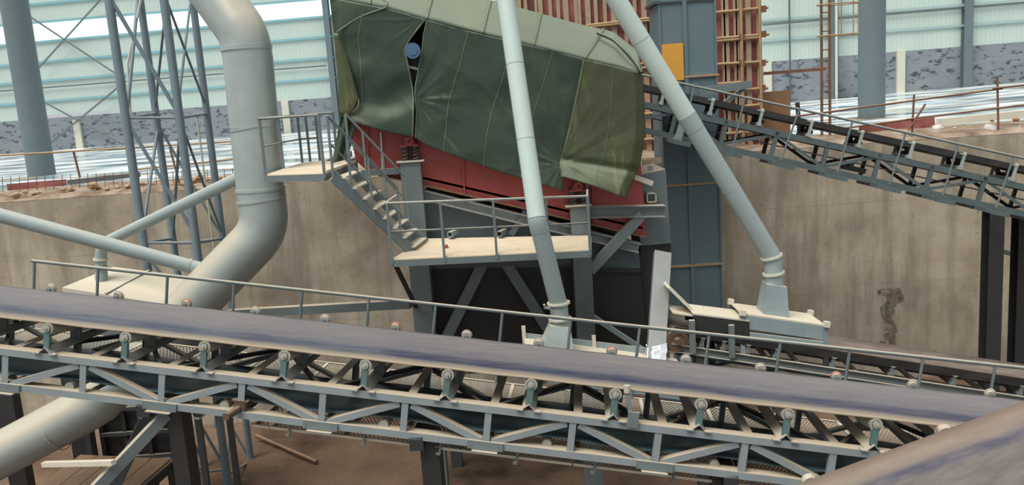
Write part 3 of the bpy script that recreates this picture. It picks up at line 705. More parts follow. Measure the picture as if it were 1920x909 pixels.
for y in (143, 345, 497, 650):
    p = at(1300, y, ED); m = MB(); m.abox((xl - .03, ED - .06, p.z - .025), (xr + .03, ED, p.z + .025)); m.build('flange', MAT['bamboo' if y < 600 else 'elev'], el)
p, q = at(1241, 83, ED - .1), at(1283, 150, ED - .1)
m = MB(); m.abox((p.x, ED - .09, q.z), (q.x, ED - .05, p.z)); tag(m.build('ochre_sheet', MAT['yellow'], None, (p + q) / 2), 'ochre yellow sheet fixed on the front of the bucket elevator', 'sheet')
# ================================================================== BELT CONVEYORS
class Frame:
    def __init__(s, A, B, cross):
        s.o = A; s.u = (B - A).normalized(); s.c = (cross - s.u * cross.dot(s.u)).normalized(); s.n = s.u.cross(s.c)
        if s.n.z < 0: s.n = -s.n
        s.len = (B - A).length
    def p(s, a, t, h): return s.o + s.u * a + s.c * t + s.n * h
    def s_at(s, px, t=0, h=0):
        lo, hi = -12, 30
        for _ in range(50):
            m = (lo + hi) / 2
            if proj(s.p(m, t, h))[0] < px: lo = m
            else: hi = m
        return lo
def belt_strip(F, prof, s0, s1, ns, thick=.016, hump=None):
    rows = []
    for i in range(ns + 1):
        a = lerp(s0, s1, i / ns); rows.append([F.p(a, t, h + (hump(a) if hump else 0)) for t, h in prof])
    up = MB(); up.grid(rows)
    n = len(prof); base = len(up.v)
    up.grid([[p - F.n * thick for p in r] for r in rows])
    for j in (0, n - 1):
        for i in range(ns): up.f.append([i * n + j, (i + 1) * n + j, base + (i + 1) * n + j, base + i * n + j]); up.sm.append(False)
    return up

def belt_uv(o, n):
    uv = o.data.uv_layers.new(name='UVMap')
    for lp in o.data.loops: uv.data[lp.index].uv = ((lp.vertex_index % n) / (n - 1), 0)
# ------------------------------------------------------------------ the long conveyor across the picture
FA, FB = at(0, 653, 12.0), at(1628, 845, 10.8)
F = Frame(FA, FB, ray(975, 245))
fc = root('belt_conveyor', F.p(F.s_at(800), .9, -.6), 'long troughed belt conveyor on a grey lattice truss crossing the whole foreground', 'conveyor')
S0, S1 = -2.6, F.s_at(2080)
TF = 1.88                      # far chord
# near and far chords: angle irons
HB_ = -.515
for t, out in ((0, -1), (TF, 1)):
    for h, nm in ((0, 'top_chord'), (HB_, 'bottom_chord')):
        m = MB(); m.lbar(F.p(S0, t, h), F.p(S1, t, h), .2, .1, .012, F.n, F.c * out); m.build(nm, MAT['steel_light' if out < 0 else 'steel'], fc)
p0, p8 = F.s_at(155), F.s_at(1400); LP = (p8 - p0) / 8
for k in range(-3, 13):
    a = p0 + k * LP
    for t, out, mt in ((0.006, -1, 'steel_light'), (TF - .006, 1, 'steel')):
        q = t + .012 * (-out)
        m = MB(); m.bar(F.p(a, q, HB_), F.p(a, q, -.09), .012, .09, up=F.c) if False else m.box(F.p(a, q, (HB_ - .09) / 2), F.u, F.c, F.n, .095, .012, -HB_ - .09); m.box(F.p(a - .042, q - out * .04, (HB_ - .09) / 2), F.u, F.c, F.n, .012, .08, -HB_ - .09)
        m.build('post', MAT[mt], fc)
        lo, hi = (a, a + LP) if k % 2 == 0 else (a + LP, a)
        # V pattern: from the top of even posts down to the foot of odd posts
        pt, pb = F.p(lo + (.1 if lo < hi else -.1), q - out * .012, -.09), F.p(hi + (-.06 if lo < hi else .06), q - out * .012, HB_ + .02)
        m = MB(); m.lbar(pt, pb, .13, .09, .012, F.n, F.c * out); m.build('brace', MAT[mt], fc)
    m = MB(); m.lbar(F.p(a, .02, -.002), F.p(a, TF - .02, -.002), .12, .07, .01, F.n, -F.u); m.build('cross_member', MAT['steel_light'], fc)
    m = MB(); m.lbar(F.p(a, .02, HB_ - .01), F.p(a, TF - .02, HB_ - .01), .08, .07, .01, F.n, -F.u); m.build('cross_member', MAT['steel_dark'], fc)
    if k % 2 == 0:
        m = MB(); m.box(F.p(a + LP, -.02, HB_ - .055), F.u, F.c, F.n, .5, .02, .12); m.box(F.p(a + LP, -.03, HB_ - .13), F.u, F.c, F.n, .36, .14, .015); m.build('splice_plate', MAT['steel'], fc)
# plan bracing between top chords
for k in range(-3, 12, 1):
    a = p0 + k * LP; m = MB()
    m.bar(F.p(a + .06, .1 if k % 2 else TF - .1, -.05), F.p(a + LP - .06, TF - .1 if k % 2 else .1, -.05), .06, .06, up=F.n); m.build('plan_brace', MAT['black_steel'], fc)
# idlers
i0, i10 = F.s_at(85), F.s_at(1637); LI = (i10 - i0) / 10
BH = .45; W0_, W1_ = .04, TF + .02
for k in range(-2, 13):
    a = i0 + k * LI
    st = root('x', (0, 0, 0), 'x', 'x') if False else None
    m = MB()      # inverted-angle base beam with end feet
    s2 = F.u * .085
    for sgn in (-1, 1):
        m.prism([F.p(a, -.03, .1), F.p(a + sgn * .1, -.03, .012), F.p(a + sgn * .088, -.03, .004), F.p(a, -.03, .086)], F.c * (TF + .06))
    for t in (0.0, TF):
        m.box(F.p(a - .12, t, .008), F.u, F.c, F.n, .1, .1, .014); m.box(F.p(a + .12, t, .008), F.u, F.c, F.n, .1, .1, .014)
    stand = m.build('idler_stand', MAT['steel_light'], fc)
    for t, sg in ((.02, 1), (TF - .02, -1)):
        m = MB(); m.box(F.p(a, t, .2), F.u, F.c, F.n, .085, .02, .26); m.box(F.p(a - .04, t + sg * .02, .2), F.u, F.c, F.n, .012, .05, .26); m.box(F.p(a + .04, t + sg * .02, .2), F.u, F.c, F.n, .012, .05, .26)
        m.box(F.p(a, t, .355 if sg > 0 else .4), F.u, F.c, F.n, .05, .02, .07 if sg > 0 else .2)
        m.build('upright', MAT['teal'], stand)
        e0, e1 = F.p(a, t + sg * .03, .36 if sg > 0 else .33), F.p(a, .94 - sg * .3, .285)
        m = MB(); m.tube(e0, e1, .088, 20); m.build('wing_roller', MAT['roller'], stand)
        if sg < 0: e0, e1 = F.p(a, t + .07, .485), F.p(a, t + .03, .475); m = MB(); m.tube(e1, e0, .07, 16); m.box(F.p(a, t + .07, .4), F.u, F.c, F.n, .05, .02, .14); m.build('roller_end', MAT['roller_white'], stand)
        d = (e0 - e1).normalized(); m = MB(); m.tube(e0 + d * .002, e0 + d * .05, .05, 16); m.ring(e0, e0 + d * .02, .088, .06, 20); m.tube(e0 + d * .05, e0 + d * .075, .02, 8)
        m.build('roller_cap', MAT['roller' if sg > 0 else ('roller_white', 'orange', 'roller_white')[k % 3]], stand)
    m = MB(); m.tube(F.p(a + .14, .66, .29), F.p(a + .14, 1.22, .29), .088, 20); m.build('centre_roller', MAT['roller'], stand)
    for t in (.62, 1.26):
        m = MB(); m.box(F.p(a + .07, t, .2), F.u, F.c, F.n, .16, .015, .24); m.build('bracket', MAT['steel_dark'], stand)
    if k % 2 == 0:      # return roller slung under the truss
        m = MB(); m.tube(F.p(a + .3, .12, -.5), F.p(a + .3, TF - .12, -.5), .07, 16); m.build('return_roller', MAT['roller'], fc)
def trough(t):
    e = abs(t - .96) / .92
    return .405 + .055 * max(0, (e - .3) / .7) ** 1.3
pr = [(.04 + 1.84 * i / 24, trough(.04 + 1.84 * i / 24)) for i in range(25)]
hum = lambda a: .003 * math.cos((a - i0) / LI * 2 * math.pi)
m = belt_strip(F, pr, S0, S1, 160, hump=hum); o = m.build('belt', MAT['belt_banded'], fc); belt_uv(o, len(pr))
rp = [(.16 + 1.56 * i / 8, -.4 + .0 * i) for i in range(9)]
m = belt_strip(F, rp, S0, S1, 60, hump=lambda a: .02 * math.cos((a - i0 - .3) / LI * math.pi)); m.build('return_belt', MAT['belt_return'], fc)
# walkway of expanded metal on the far side, and the tray below the belt
def expanded(F, s0, s1, t0, t1, h, pitch=.075, w=.012):
    m = MB(); L_ = s1 - s0; wd = t1 - t0; n = int(L_ / pitch); sl_ = .5
    for sgn in (1, -1):
        for i in range(-int(wd * sl_ / pitch) - 1, n + int(wd * sl_ / pitch) + 1):
            a = s0 + i * pitch; b_ = a + wd * sl_
            p, q = (a, t0), (b_, t1)
            if sgn < 0: p, q = (a, t1), (b_, t0)
            f = lambda s_: max(0, min(1, (s_ - p[0]) / (q[0] - p[0])))
            u0, u1 = f(s0), f(s1)
            if u1 - u0 < .02: continue
            P_ = (lerp(p[0], q[0], u0), lerp(p[1], q[1], u0)); Q_ = (lerp(p[0], q[0], u1), lerp(p[1], q[1], u1))
            a_, b2 = F.p(*P_, h), F.p(*Q_, h); d = (b2 - a_).normalized(); sd = d.cross(F.n).normalized() * w / 2
            m.add([a_ - sd, a_ + sd, b2 + sd, b2 - sd], [(0, 1, 2, 3)])
    return m
HW = -.53
sx = F.s_at(470)
panels = [S0 + 2.2 * i for i in range(int((S1 - S0) / 2.2) + 1)]
for a in panels:
    m = expanded(F, a + .02, a + 2.16, TF + .12, TF + 1.0, HW, .06, .014); mo = m.build('walkway_panel', MAT['mesh'], fc)
    m = MB()
    for t in (TF + .1, TF + 1.02): m.lbar(F.p(a, t, HW + .02), F.p(a + 2.18, t, HW + .02), .04, .04, .006, F.n, F.c)
    for q in (a + .02, a + 1.1): m.bar(F.p(q, TF + .1, HW - .01), F.p(q, TF + 1.02, HW - .01), .05, .04, up=F.n)
    m.build('panel_frame', MAT['dustyplate'], mo)
    if a > sx - 2:
        m = expanded(F, max(a, sx) + .02, a + 2.16, .2, 1.1, HW - .22, .06, .014); mo = m.build('drip_tray', MAT['mesh'], fc)
        m = MB()
        for t in (.18, 1.12): m.lbar(F.p(max(a, sx), t, HW - .2), F.p(a + 2.18, t, HW - .2), .04, .05, .006, F.n, F.c)
        for q in (max(a, sx) + .05, a + 1.1): m.bar(F.p(q, .18, HW - .23), F.p(q, 1.12, HW - .23), .07, .03, up=F.n)
        m.build('tray_frame', MAT['dustyplate'], mo)
        for q in (a + .3, a + 1.4):
            m = MB(); m.bar(F.p(q, .14, HW - .5 + .2), F.p(q, .14, HW + .02), .03, .03, up=F.u); m.box(F.p(q - .02, .14, HW - .3), F.u, F.c, F.n, .06, .05, .03); m.build('hanger', MAT['steel'], mo)
# far handrail
RH = F
rt = TF + 1.0
def hsolve(px, py, t):   # h on plane t that shows at this pixel
    lo, hi = -3, 4
    s_ = 0
    for _ in range(40):
        mid = (lo + hi) / 2; s_ = F.s_at(px, t, mid)
        if proj(F.p(s_, t, mid))[1] > py: lo = mid
        else: hi = mid
    return s_, lo
ra_, ha_ = hsolve(60, 489, rt); rb_, hb_ = hsolve(1920, 690, rt)
rail = MB(); rail.sweep([F.p(ra_, rt, ha_), F.p(rb_ + 1.5, rt, hb_ + (hb_ - ha_) / (rb_ - ra_) * 1.5)], .03, 12); hr = rail.build('handrail', MAT['steel'], fc)
for px in (64, 183, 313, 438, 565, 690, 815, 940, 1068, 1197, 1327, 1460, 1590, 1727, 1862, 1990):
    t_ = 0
    s_ = F.s_at(px, rt, ha_ - .2); hh = lerp(ha_, hb_, (s_ - ra_) / (rb_ - ra_))
    m = MB(); m.tube(F.p(s_, rt, HW), F.p(s_, rt, hh), .026, 10); m.build('rail_post', MAT['steel'], hr)
# lone training roller bracket and protruding tube on the near side
q = F.s_at(1183)
m = MB(); m.bar(F.p(q, -.03, .02), F.p(q - .1, .0, .45), .05, .06, up=F.u); m.box(F.p(q + .02, -.04, .06), F.u, F.c, F.n, .15, .03, .22); m.build('guide_bracket', MAT['steel'], fc)
gb = fc.children[-1]; m = MB(); m.tube(F.p(q - .1, 0, .42), F.p(q - .11, 0, .52), .045, 14); m.build('guide_roller', MAT['roller_white'], gb)
q = F.s_at(437, -.1, -.45)
m = MB(); m.tube(F.p(q - .02, -.3, -.5), F.p(q + .2, .9, -.42), .055, 16); m.box(F.p(q + .05, .05, -.36), F.u, F.c, F.n, .24, .12, .02); m.box(F.p(q + .05, .05, -.42), F.u, F.c, F.n, .16, .1, .12); m.build('roller_shaft', MAT['rust_dark'], fc)
# supports of the long conveyor
def post(F, parent, px, t, w, d, mat, top=None, nm='support_post'):
    s_ = F.s_at(px, t, HB_); p = F.p(s_, t, HB_ - .1 if top is None else top); m = MB(); m.abox((p.x - w / 2, p.y - d / 2, PIT), (p.x + w / 2, p.y + d / 2, p.z)); m.build(nm, MAT[mat], parent)
for px, w in ((806, .27), (1352, .27), (330, .22)):
    for t in (.25, TF - .1): post(F, fc, px, t, w, .25, 'black_steel')
    s_ = F.s_at(px, 1, HB_); m = MB(); m.bar(F.p(s_, 0, HB_ - .16), F.p(s_, TF, HB_ - .16), .2, .2); m.build('support_beam', MAT['black_steel'], fc)
a, b = F.p(F.s_at(306, .05, HB_), .05, HB_ - .16), at(90, 1000, 11.0); m = MB(); m.lbar(a, b + (b - a) * .6, .12, .16, .014, Z, V((.6, -1, 0))); m.build('raking_strut', MAT['steel'], fc)
a, b = F.p(F.s_at(318, TF, HB_), TF, HB_ - .16), at(190, 960, 13.2); m = MB(); m.bar(a, b + (b - a) * .6, .12, .2); m.build('raking_strut', MAT['steel_dark'], fc)
m = MB(); p, q = at(82, 870, 11.9), at(213, 867, 11.3); m.bar(p, q, .08, .07); m.build('tie_bar', MAT['dustyplate'], fc)

# ------------------------------------------------------------------ the upper conveyor on the right
G = Frame(at(1207, 190, 20.3), at(1920, 344.6, 19.1), V((0, 1, 0)))
rc = root('belt_conveyor', G.p(G.s_at(1560), .6, -.6), 'upper inclined belt conveyor rising left to the green cover on a lattice truss', 'conveyor')
S0, S1 = G.s_at(1192), G.s_at(2250); GT = 1.15; HG = -.585
for t, out in ((0, -1), (GT, 1)):
    for h, nm in ((0, 'top_chord'), (HG, 'bottom_chord')):
        m = MB(); m.lbar(G.p(S0, t, h), G.p(S1, t, h), .1, .14, .012, G.n, G.c * out); m.build(nm, MAT['steel_rear' if out < 0 else 'black_steel'], rc)
LP = (G.s_at(1850) - G.s_at(1555)) / 3
p0 = G.s_at(1555) - 4 * LP
for k in range(0, 12):
    a = p0 + k * LP
    for t, out, mt in ((0, -1, 'steel_rear'), (GT, 1, 'black_steel')):
        m = MB(); m.box(G.p(a, t - out * .02, HG / 2), G.u, G.c, G.n, .1, .02, -HG); m.box(G.p(a - .04, t - out * .05, HG / 2), G.u, G.c, G.n, .012, .08, -HG); m.build('post', MAT[mt], rc)
        lo, hi = (a, a + LP) if k % 2 else (a + LP, a)
        m = MB(); m.lbar(G.p(lo + (.1 if lo < hi else -.1), t - out * .03, -.1), G.p(hi, t - out * .03, HG + .03), .07, .07, .01, G.n, G.c * out); m.build('brace', MAT[mt], rc)
    m = MB(); m.bar(G.p(a, 0, -.07), G.p(a, GT, -.07), .08, .08, up=G.n); m.build('cross_member', MAT['steel_dark'], rc)
    m = MB(); m.bar(G.p(a, -.62, HG - .16), G.p(a, GT, HG - .16), .09, .1, up=G.n); m.box(G.p(a + .25, -.62, HG - .17), G.u, G.c, G.n, .42, .05, .1); m.build('outrigger', MAT['steel_rear'], rc)
i0 = G.s_at(1330); LI = (G.s_at(1800) - i0) / 5
for k in range(-2, 9):
    a = i0 + k * LI; m = MB(); m.bar(G.p(a, -.02, .05), G.p(a, GT + .02, .05), .1, .08, up=G.n)
    for t in (0, GT): m.box(G.p(a, t, .2), G.u, G.c, G.n, .07, .03, .34); m.box(G.p(a - .05, t, .36), G.u, G.c, G.n, .14, .04, .03)
    st = m.build('idler_stand', MAT['idler_pale'], rc)
    for t, sg in ((.02, 1), (GT - .02, -1)):
        m = MB(); m.tube(G.p(a, t, .36), G.p(a, GT / 2 - sg * .2, .12), .06, 14); m.build('wing_roller', MAT['black_steel'], st)
        m = MB(); m.tube(G.p(a, t - sg * .03, .375), G.p(a, t, .365), .045, 12); m.build('roller_cap', MAT['roller_white'], st)
    m = MB(); m.tube(G.p(a + .1, GT / 2 - .22, .13), G.p(a + .1, GT / 2 + .22, .13), .06, 14); m.build('centre_roller', MAT['black_steel'], st)
prof = [(.0, .385), (.08, .36), (.22, .31), (.36, .28), (.58, .27), (.8, .28), (.94, .31), (1.07, .36), (1.15, .385)]
m = belt_strip(G, prof, S0, S1, 60, .05); m.build('belt', MAT['belt_black'], rc)
m = MB(); m.prism([G.p(S0, -.005, .25), G.p(S1, -.005, .25), G.p(S1, -.005, .385), G.p(S0, -.005, .385)], G.c * .012); m.build('belt_lip', MAT['belt_black'], rc.children[-1])
m = belt_strip(G, [(.1, -.33), (1.05, -.33)], S0, S1, 10, .02); m.build('return_belt', MAT['belt_black'], rc)
tR = -.62
hr = None
pts = [(1207, 141), (1289, 159), (1473, 196.5), (1599, 225), (1797, 269.5), (1901, 292.5)]
def on_plane(Fr, px, py, t):
    r = ray(px, py); return CAM + r * ((Fr.p(0, t, 0) - CAM).dot(Fr.c) / r.dot(Fr.c))
a, b = on_plane(G, 1200, 139.5, tR), on_plane(G, 2200, 358, tR)
m = MB(); m.tube(a, b, .028, 10); hr = m.build('handrail', MAT['steel'], rc)
for (x0, y0), (x1, y1) in (((1302, 162), (1278, 262)), ((1397, 181), (1374, 279)), ((1500, 203), (1464, 300)), ((1599, 225), (1571, 322)), ((1699, 247), (1668, 345)), ((1797, 269.5), (1768, 366)), ((1901, 292.5), (1868, 389)), ((1998, 314), (1966, 412))):
    m = MB(); m.tube(on_plane(G, x0, y0, tR), on_plane(G, x1, y1, tR), .024, 8); m.build('rail_post', MAT['steel'], hr)
m = MB(); p, q = on_plane(G, 1270, 262, -.2), on_plane(G, 1288, 205, -.2); m.bar(q, p, .02, .16, up=G.u); m.box(p, G.u, G.c, G.n, .2, .05, .1); m.build('stay_plate', MAT['steel_light'], rc)
m = MB(); m.box(G.p(G.s_at(1620), .5, HG + .1), G.u, G.c, G.n, .5, .5, .12); m.tube(G.p(G.s_at(1608), .1, HG + .2), G.p(G.s_at(1608), 1.0, HG + .2), .06, 12); m.build('cleaner_bracket', MAT['black_steel'], rc)
for px, py, t in ((1868, 395, .05), (1912, 395, GT)):
    s_ = G.s_at(px, t, HG); p = G.p(s_, t, HG - .14); x = at(px - (10 if t < .5 else 0), 560, p.y); m = MB(); m.ibeam(V((x.x, p.y, PIT)), V((x.x, p.y, p.z)), .34, .34, .02, up=V((0, 1, 0))); m.build('trestle_leg', MAT['black_steel'], rc)
m = MB(); m.bar(at(1858, 466, G.p(0, .05, 0).y + .0), at(1905, 478, G.p(0, GT, 0).y), .1, .1); m.build('trestle_tie', MAT['steel'], rc)
m = MB(); m.bar(at(1310, 172, 20.6), at(1408, 158, 20.6), .1, .18); m.bar(at(1350, 200, 20.7), at(1400, 162, 20.7), .09, .09); m.bar(at(1310, 228, 20.9), at(1392, 166, 20.9), .06, .06); m.build('head_stay', MAT['steel'], rc)

# ------------------------------------------------------------------ the lower conveyor behind the long one, right
H = Frame(at(1250, 642, 15.3), at(1920, 743, 14.7), V((0, 1, 0)))
sc = root('belt_conveyor', H.p(H.s_at(1600), .6, -.3), 'lower inclined belt conveyor under the right pale pipe and its hood', 'conveyor')
S0, S1 = H.s_at(1225), H.s_at(2150); HT = 1.1
for t, out in ((0, -1), (HT, 1)):
    m = MB(); a, b = H.p(S0, t, -.07), H.p(S1, t, -.07); m.box((a + b) / 2, H.u, H.c, H.n, (b - a).length, .012, .14)
    for hh in (0, -.14): m.box((a + b) / 2 + H.c * out * .035 + H.n * (hh + .07), H.u, H.c, H.n, (b - a).length, .07, .012)
    m.build('stringer', MAT['steel'], sc)
idl = [1315, 1355, 1400, 1454, 1560, 1670, 1786, 1912, 2045]
for i, px in enumerate(idl):
    a = H.s_at(px); m = MB(); m.bar(H.p(a, 0, .03), H.p(a, HT, .03), .1, .06, up=H.n)
    for t in (.0, HT): m.box(H.p(a, t, .15), H.u, H.c, H.n, .07, .025, .24)
    st = m.build('idler_stand', MAT['steel'], sc)
    for t, sg in ((.01, 1), (HT - .01, -1)):
        m = MB(); m.tube(H.p(a, t + sg * .02, .24), H.p(a, HT / 2 - sg * .2, .15), .055, 14); m.build('wing_roller', MAT['roller'], st)
        m = MB(); m.tube(H.p(a, t - sg * .03, .25), H.p(a, t + sg * .02, .24), .075, 14); m.build('roller_cap', MAT['roller'], st)
    m = MB(); m.tube(H.p(a + .09, HT / 2 - .2, .15), H.p(a + .09, HT / 2 + .2, .15), .055, 14); m.build('centre_roller', MAT['roller'], st)
for px in (1440, 1500, 1610, 1720, 1850, 1980):
    a = H.s_at(px); m = MB(); m.bar(H.p(a, 0, -.05), H.p(a, HT, -.05), .08, .06, up=H.n); m.build('cross_member', MAT['dustyplate'], sc)
for px in (1400, 1490):
    a = H.s_at(px); m = MB(); m.bar(H.p(a, .02, -.08), H.p(a - .8, HT, -.8), .05, .06); m.build('knee_brace', MAT['steel_dark'], sc)
prof = [(-.02, .34), (.15, .28), (.36, .22), (.55, .21), (.74, .22), (.95, .28), (1.12, .34)]
m = belt_strip(H, prof, H.s_at(1262), S1, 50, .03); m.build('belt', MAT['belt_brown'], sc); m = MB(); m.prism([H.p(H.s_at(1262), -.03, .18), H.p(S1, -.03, .18), H.p(S1, -.03, .33), H.p(H.s_at(1262), -.03, .33)], H.c * .015); m.build('belt_lip', MAT['belt_black'], sc.children[-1])
m = belt_strip(H, [(.1, -.22), (1.0, -.22)], H.s_at(1262), S1, 10, .02); m.build('return_belt', MAT['belt_return'], sc)
c0 = at(1270, 638, 15.25); m = MB(); m.tube(c0, c0 + V((0, .9, 0)), .2, 28); pu = m.build('tail_pulley', MAT['belt_brown'], sc)
m = MB(); m.ring(c0 - V((0, .03, 0)), c0, .21, .13, 28); m.tube(c0 - V((0, .12, 0)), c0 + V((0, .02, 0)), .06, 16); m.build('bearing', MAT['rust_dark'], pu)
for px in (1318, 1345, 1862): 
    a = H.s_at(px); p = H.p(a, .1 if px != 1345 else HT, -.14); m = MB(); m.abox((p.x - .12, p.y - .12, PIT), (p.x + .12, p.y + .12, p.z)); m.build('support_post', MAT['black_steel' if px != 1318 else 'steel_dark'], sc)
# skirt box over the loading end, left of the hood
sk = root('skirt_box', at(1340, 610, 15.2), 'beige dust-topped skirt box left of the right-hand hood', 'box')
a, b = at(1300, 590, 15.15), at(1405, 603, 15.15); m = MB(); dy = V((0, .75, 0)); m.prism([a, b, b + dy, a + dy], Z * .03); m.build('top_plate', MAT['dustyplate'], sk)
for k in (0, 1):
    m = MB(); m.prism([x + dy * k for x in (a - Z * .3, b - Z * .3, b, a)], V((0, .02, 0))); m.build('side_plate', MAT['black_steel'], sk)
m = MB(); p, q = at(1262, 588, 15.3), at(1300, 594, 15.3); m.prism([p, q, q + V((0, .6, 0)), p + V((0, .6, 0))], Z * .03); m.build('apron', MAT['dustyplate'], sk)
for px in (1297, 1371):
    p = at(px, 600 + (px - 1297) * .12, 15.12); m = MB(); m.bar(p - Z * .62, p, .1, .09); m.build('leg', MAT['steel'], sk)
m = MB(); p, q = at(1250, 534, 15.6), at(1305, 588, 15.6); m.bar(p, q, .5, .05, up=V((.7, 0, .7))); m.build('chute_plate', MAT['dustyplate'], sk)
for px, py in ((1316, 579), (1384, 589)):
    p = at(px, py, 15.8); m = MB(); m.abox((p.x - .04, p.y - .04, p.z - .08), (p.x + .04, p.y + .04, p.z + .04)); m.build('lug', MAT['rust'], sk)

# ------------------------------------------------------------------ belt conveyor in the very foreground, bottom right
E = Frame(at(1490, 909, 6.6), at(1920, 751, 6.4), V((0, -1, 0)))
ff = root('belt_conveyor', E.p(.8, .5, -.4), 'brown dusty belt conveyor rising to the right in the nearest bottom-right corner', 'conveyor')
S0, S1 = -3.2, 5.2
prf = [(0, 0), (.2, -.05), (.4, -.1), (.6, -.12), (.95, -.12), (1.15, -.1), (1.35, -.05), (1.55, 0)]
prf = [(1.6 * i / 20, -.12 * (1 - abs(i / 10 - 1) ** 2) ** .6) for i in range(21)]
m = belt_strip(E, prf, S0, S1, 80, .018); o = m.build('belt', MAT['belt_near'], ff); belt_uv(o, 21)
for t, out in ((.0, 1), (1.5, -1)):
    m = MB(); m.lbar(E.p(S0, t + .03, -.45), E.p(S1, t + .03, -.45), .1, .14, .012, E.n, -E.c * out); m.build('stringer', MAT['steel'], ff)
for px in (1517, 1772, 2030):
    a = E.s_at(px); m = MB(); m.bar(E.p(a, .02, -.42), E.p(a, 1.5, -.42), .09, .06, up=E.n)
    for t in (.0, 1.52): m.box(E.p(a, t, -.28), E.u, E.c, E.n, .06, .02, .3)
    st = m.build('idler_stand', MAT['teal'], ff)
    for t, sg in ((-.04, 1), (1.64, -1)):
        m = MB(); m.tube(E.p(a, t, -.085), E.p(a, .775 - sg * .22, -.2), .055, 18); m.build('wing_roller', MAT['roller'], st)
        m = MB(); m.tube(E.p(a, t - sg * .06, -.06), E.p(a, t, -.07), .068, 18); m.build('roller_cap', MAT['roller_white'], st)
        m = MB(); m.tube(E.p(a, t - sg * .075, -.058), E.p(a, t - sg * .06, -.06), .04, 14); m.build('cap_seal', MAT['orange'], st)
    m = MB(); m.tube(E.p(a + .09, .53, -.21), E.p(a + .09, 1.02, -.21), .055, 18); m.build('centre_roller', MAT['roller'], st)
for a in (-2.4, 3.8):
    for t in (.05, 1.5):
        p = E.p(a, t, -.6); m = MB(); m.abox((p.x - .08, p.y - .08, PIT), (p.x + .08, p.y + .08, p.z)); m.build('support_post', MAT['steel_dark'], ff)
# ================================================================== THE COVERED VIBRATING SCREEN AND ITS STEELWORK
CD = 17.05       # front faces of the frame columns
def zdown(p, z): return V((p.x, p.y, z))
sf = root('screen_frame', atz(770, 760, PIT), 'grey steel support frame with box columns and braces under the covered screen', 'frame')
def boxcol(pxl, pxr, py, d, dep, par, mat='steel', nm='column', zb=PIT):
    a, b = at(pxl, py, d), at(pxr, py, d); m = MB(); m.abox((a.x, d, zb), (b.x, d + dep, (a.z + b.z) / 2)); return m.build(nm, MAT[mat], par, bevel=.006)
boxcol(749, 788, 304, CD, .4, sf); boxcol(1069, 1104, 388, CD, .36, sf)
boxcol(1034, 1055, 345, 19.6, .3, sf); boxcol(800, 822, 318, 19.9, .3, sf, 'steel_dark')
for pxl, pxr, py in ((743, 795, 303), (1060, 1109, 386)):
    a, b = at(pxl, py, CD - .05), at(pxr, py, CD - .05); m = MB(); m.abox((a.x, CD - .06, a.z - .03), (b.x, CD + .46, a.z)); m.build('cap_plate', MAT['dustyplate'], sf)
def pbar(par, nm, p, q, w, h, mat='steel', up=Z):
    m = MB(); m.bar(p, q, w, h, up); return m.build(nm, MAT[mat], par)
m = MB(); m.ibeam(at(1100, 397, CD + .15), at(1246, 395, CD + .15), .26, .24, .02); m.build('side_beam', MAT['steel'], sf)
pbar(sf, 'diagonal_brace', at(1106, 507, CD + .15), at(1203, 402, CD + .15), .2, .2)
pbar(sf, 'diagonal_brace', at(958, 440, CD + .35), at(986, 396, CD + .35), .12, .12)
pbar(sf, 'diagonal_brace', at(905, 494, CD + .3), at(826, 655, CD + .3), .18, .22)
pbar(sf, 'diagonal_brace', at(946, 488, CD + .3), at(1046, 645, CD + .3), .18, .22)
pbar(sf, 'diagonal_brace', at(1110, 592, CD + .2), at(1205, 655, CD + .2), .1, .1, 'hood')
pbar(sf, 'cross_beam', at(790, 492, CD + .25), at(1070, 480, CD + .25), .2, .26, 'steel_dark')
pbar(sf, 'cross_beam', at(668, 325, CD + .2), at(750, 320, CD + .2), .16, .12, 'steel')
pbar(sf, 'wall_beam', at(430, 588, 20.5), at(770, 569, 19), .2, .2, 'steel')
pbar(sf, 'post', at(808, 492, 18), at(812, 556, 18), .09, .09, 'hood')
pbar(sf, 'cross_beam', at(850, 554, 18.6), at(978, 547, 18.6), .12, .05, 'steel')
pbar(sf, 'cross_beam', at(1112, 547, 18.6), at(1200, 541, 18.6), .2, .06, 'steel_dark')
for y in (380, 640):
    pbar(sf, 'depth_beam', at(768, y + 4, CD + .2), zdown(at(800, y, 19.9), at(768, y + 4, CD + .2).z), .18, .22, 'steel_dark')
# the hopper under the screen
hp = root('under_screen_hopper', at(1000, 640, 18), 'grey plate hopper with sloping I-beam rims hanging under the red screen', 'hopper')
q1, q2 = at(782, 361, CD + .35), at(1198, 464, CD + .35)
m = MB(); m.ibeam(q1, q2, .3, .2, .02); m.build('rim_beam', MAT['steel_light'], hp)
m = MB(); m.ibeam(q1 + V((0, 2.2, 0)), q2 + V((0, 2.2, 0)), .3, .2, .02); m.build('rim_beam', MAT['steel'], hp)
f1, f2 = q1 - Z * .1 + V((0, .1, 0)), q2 - Z * .1 + V((0, .1, 0)); b1, b2 = f1 + V((0, 2.0, 0)), f2 + V((0, 2.0, 0))
g1, g2 = at(802, 505, CD + .5), at(1200, 505, CD + .5); h1, h2 = g1 + V((0, 1.8, 0)), g2 + V((0, 1.8, 0)); h1.z = g1.z; h2.z = g2.z
for nm, poly in (('front_plate', [f1, f2, g2, g1]), ('rear_plate', [b1, b2, h2, h1]), ('end_plate', [f1, b1, h1, g1]), ('end_plate', [f2, b2, h2, g2])):
    m = MB(); m.prism(poly, V((0, .015, 0)) if 'end' not in nm else V((.015, 0, 0))); m.build(nm, MAT['hopper'], hp)
o1, o2 = at(830, 700, 17.6), at(1218, 700, 17.6); p1, p2 = o1 + V((0, .9, 0)), o2 + V((0, .9, 0))
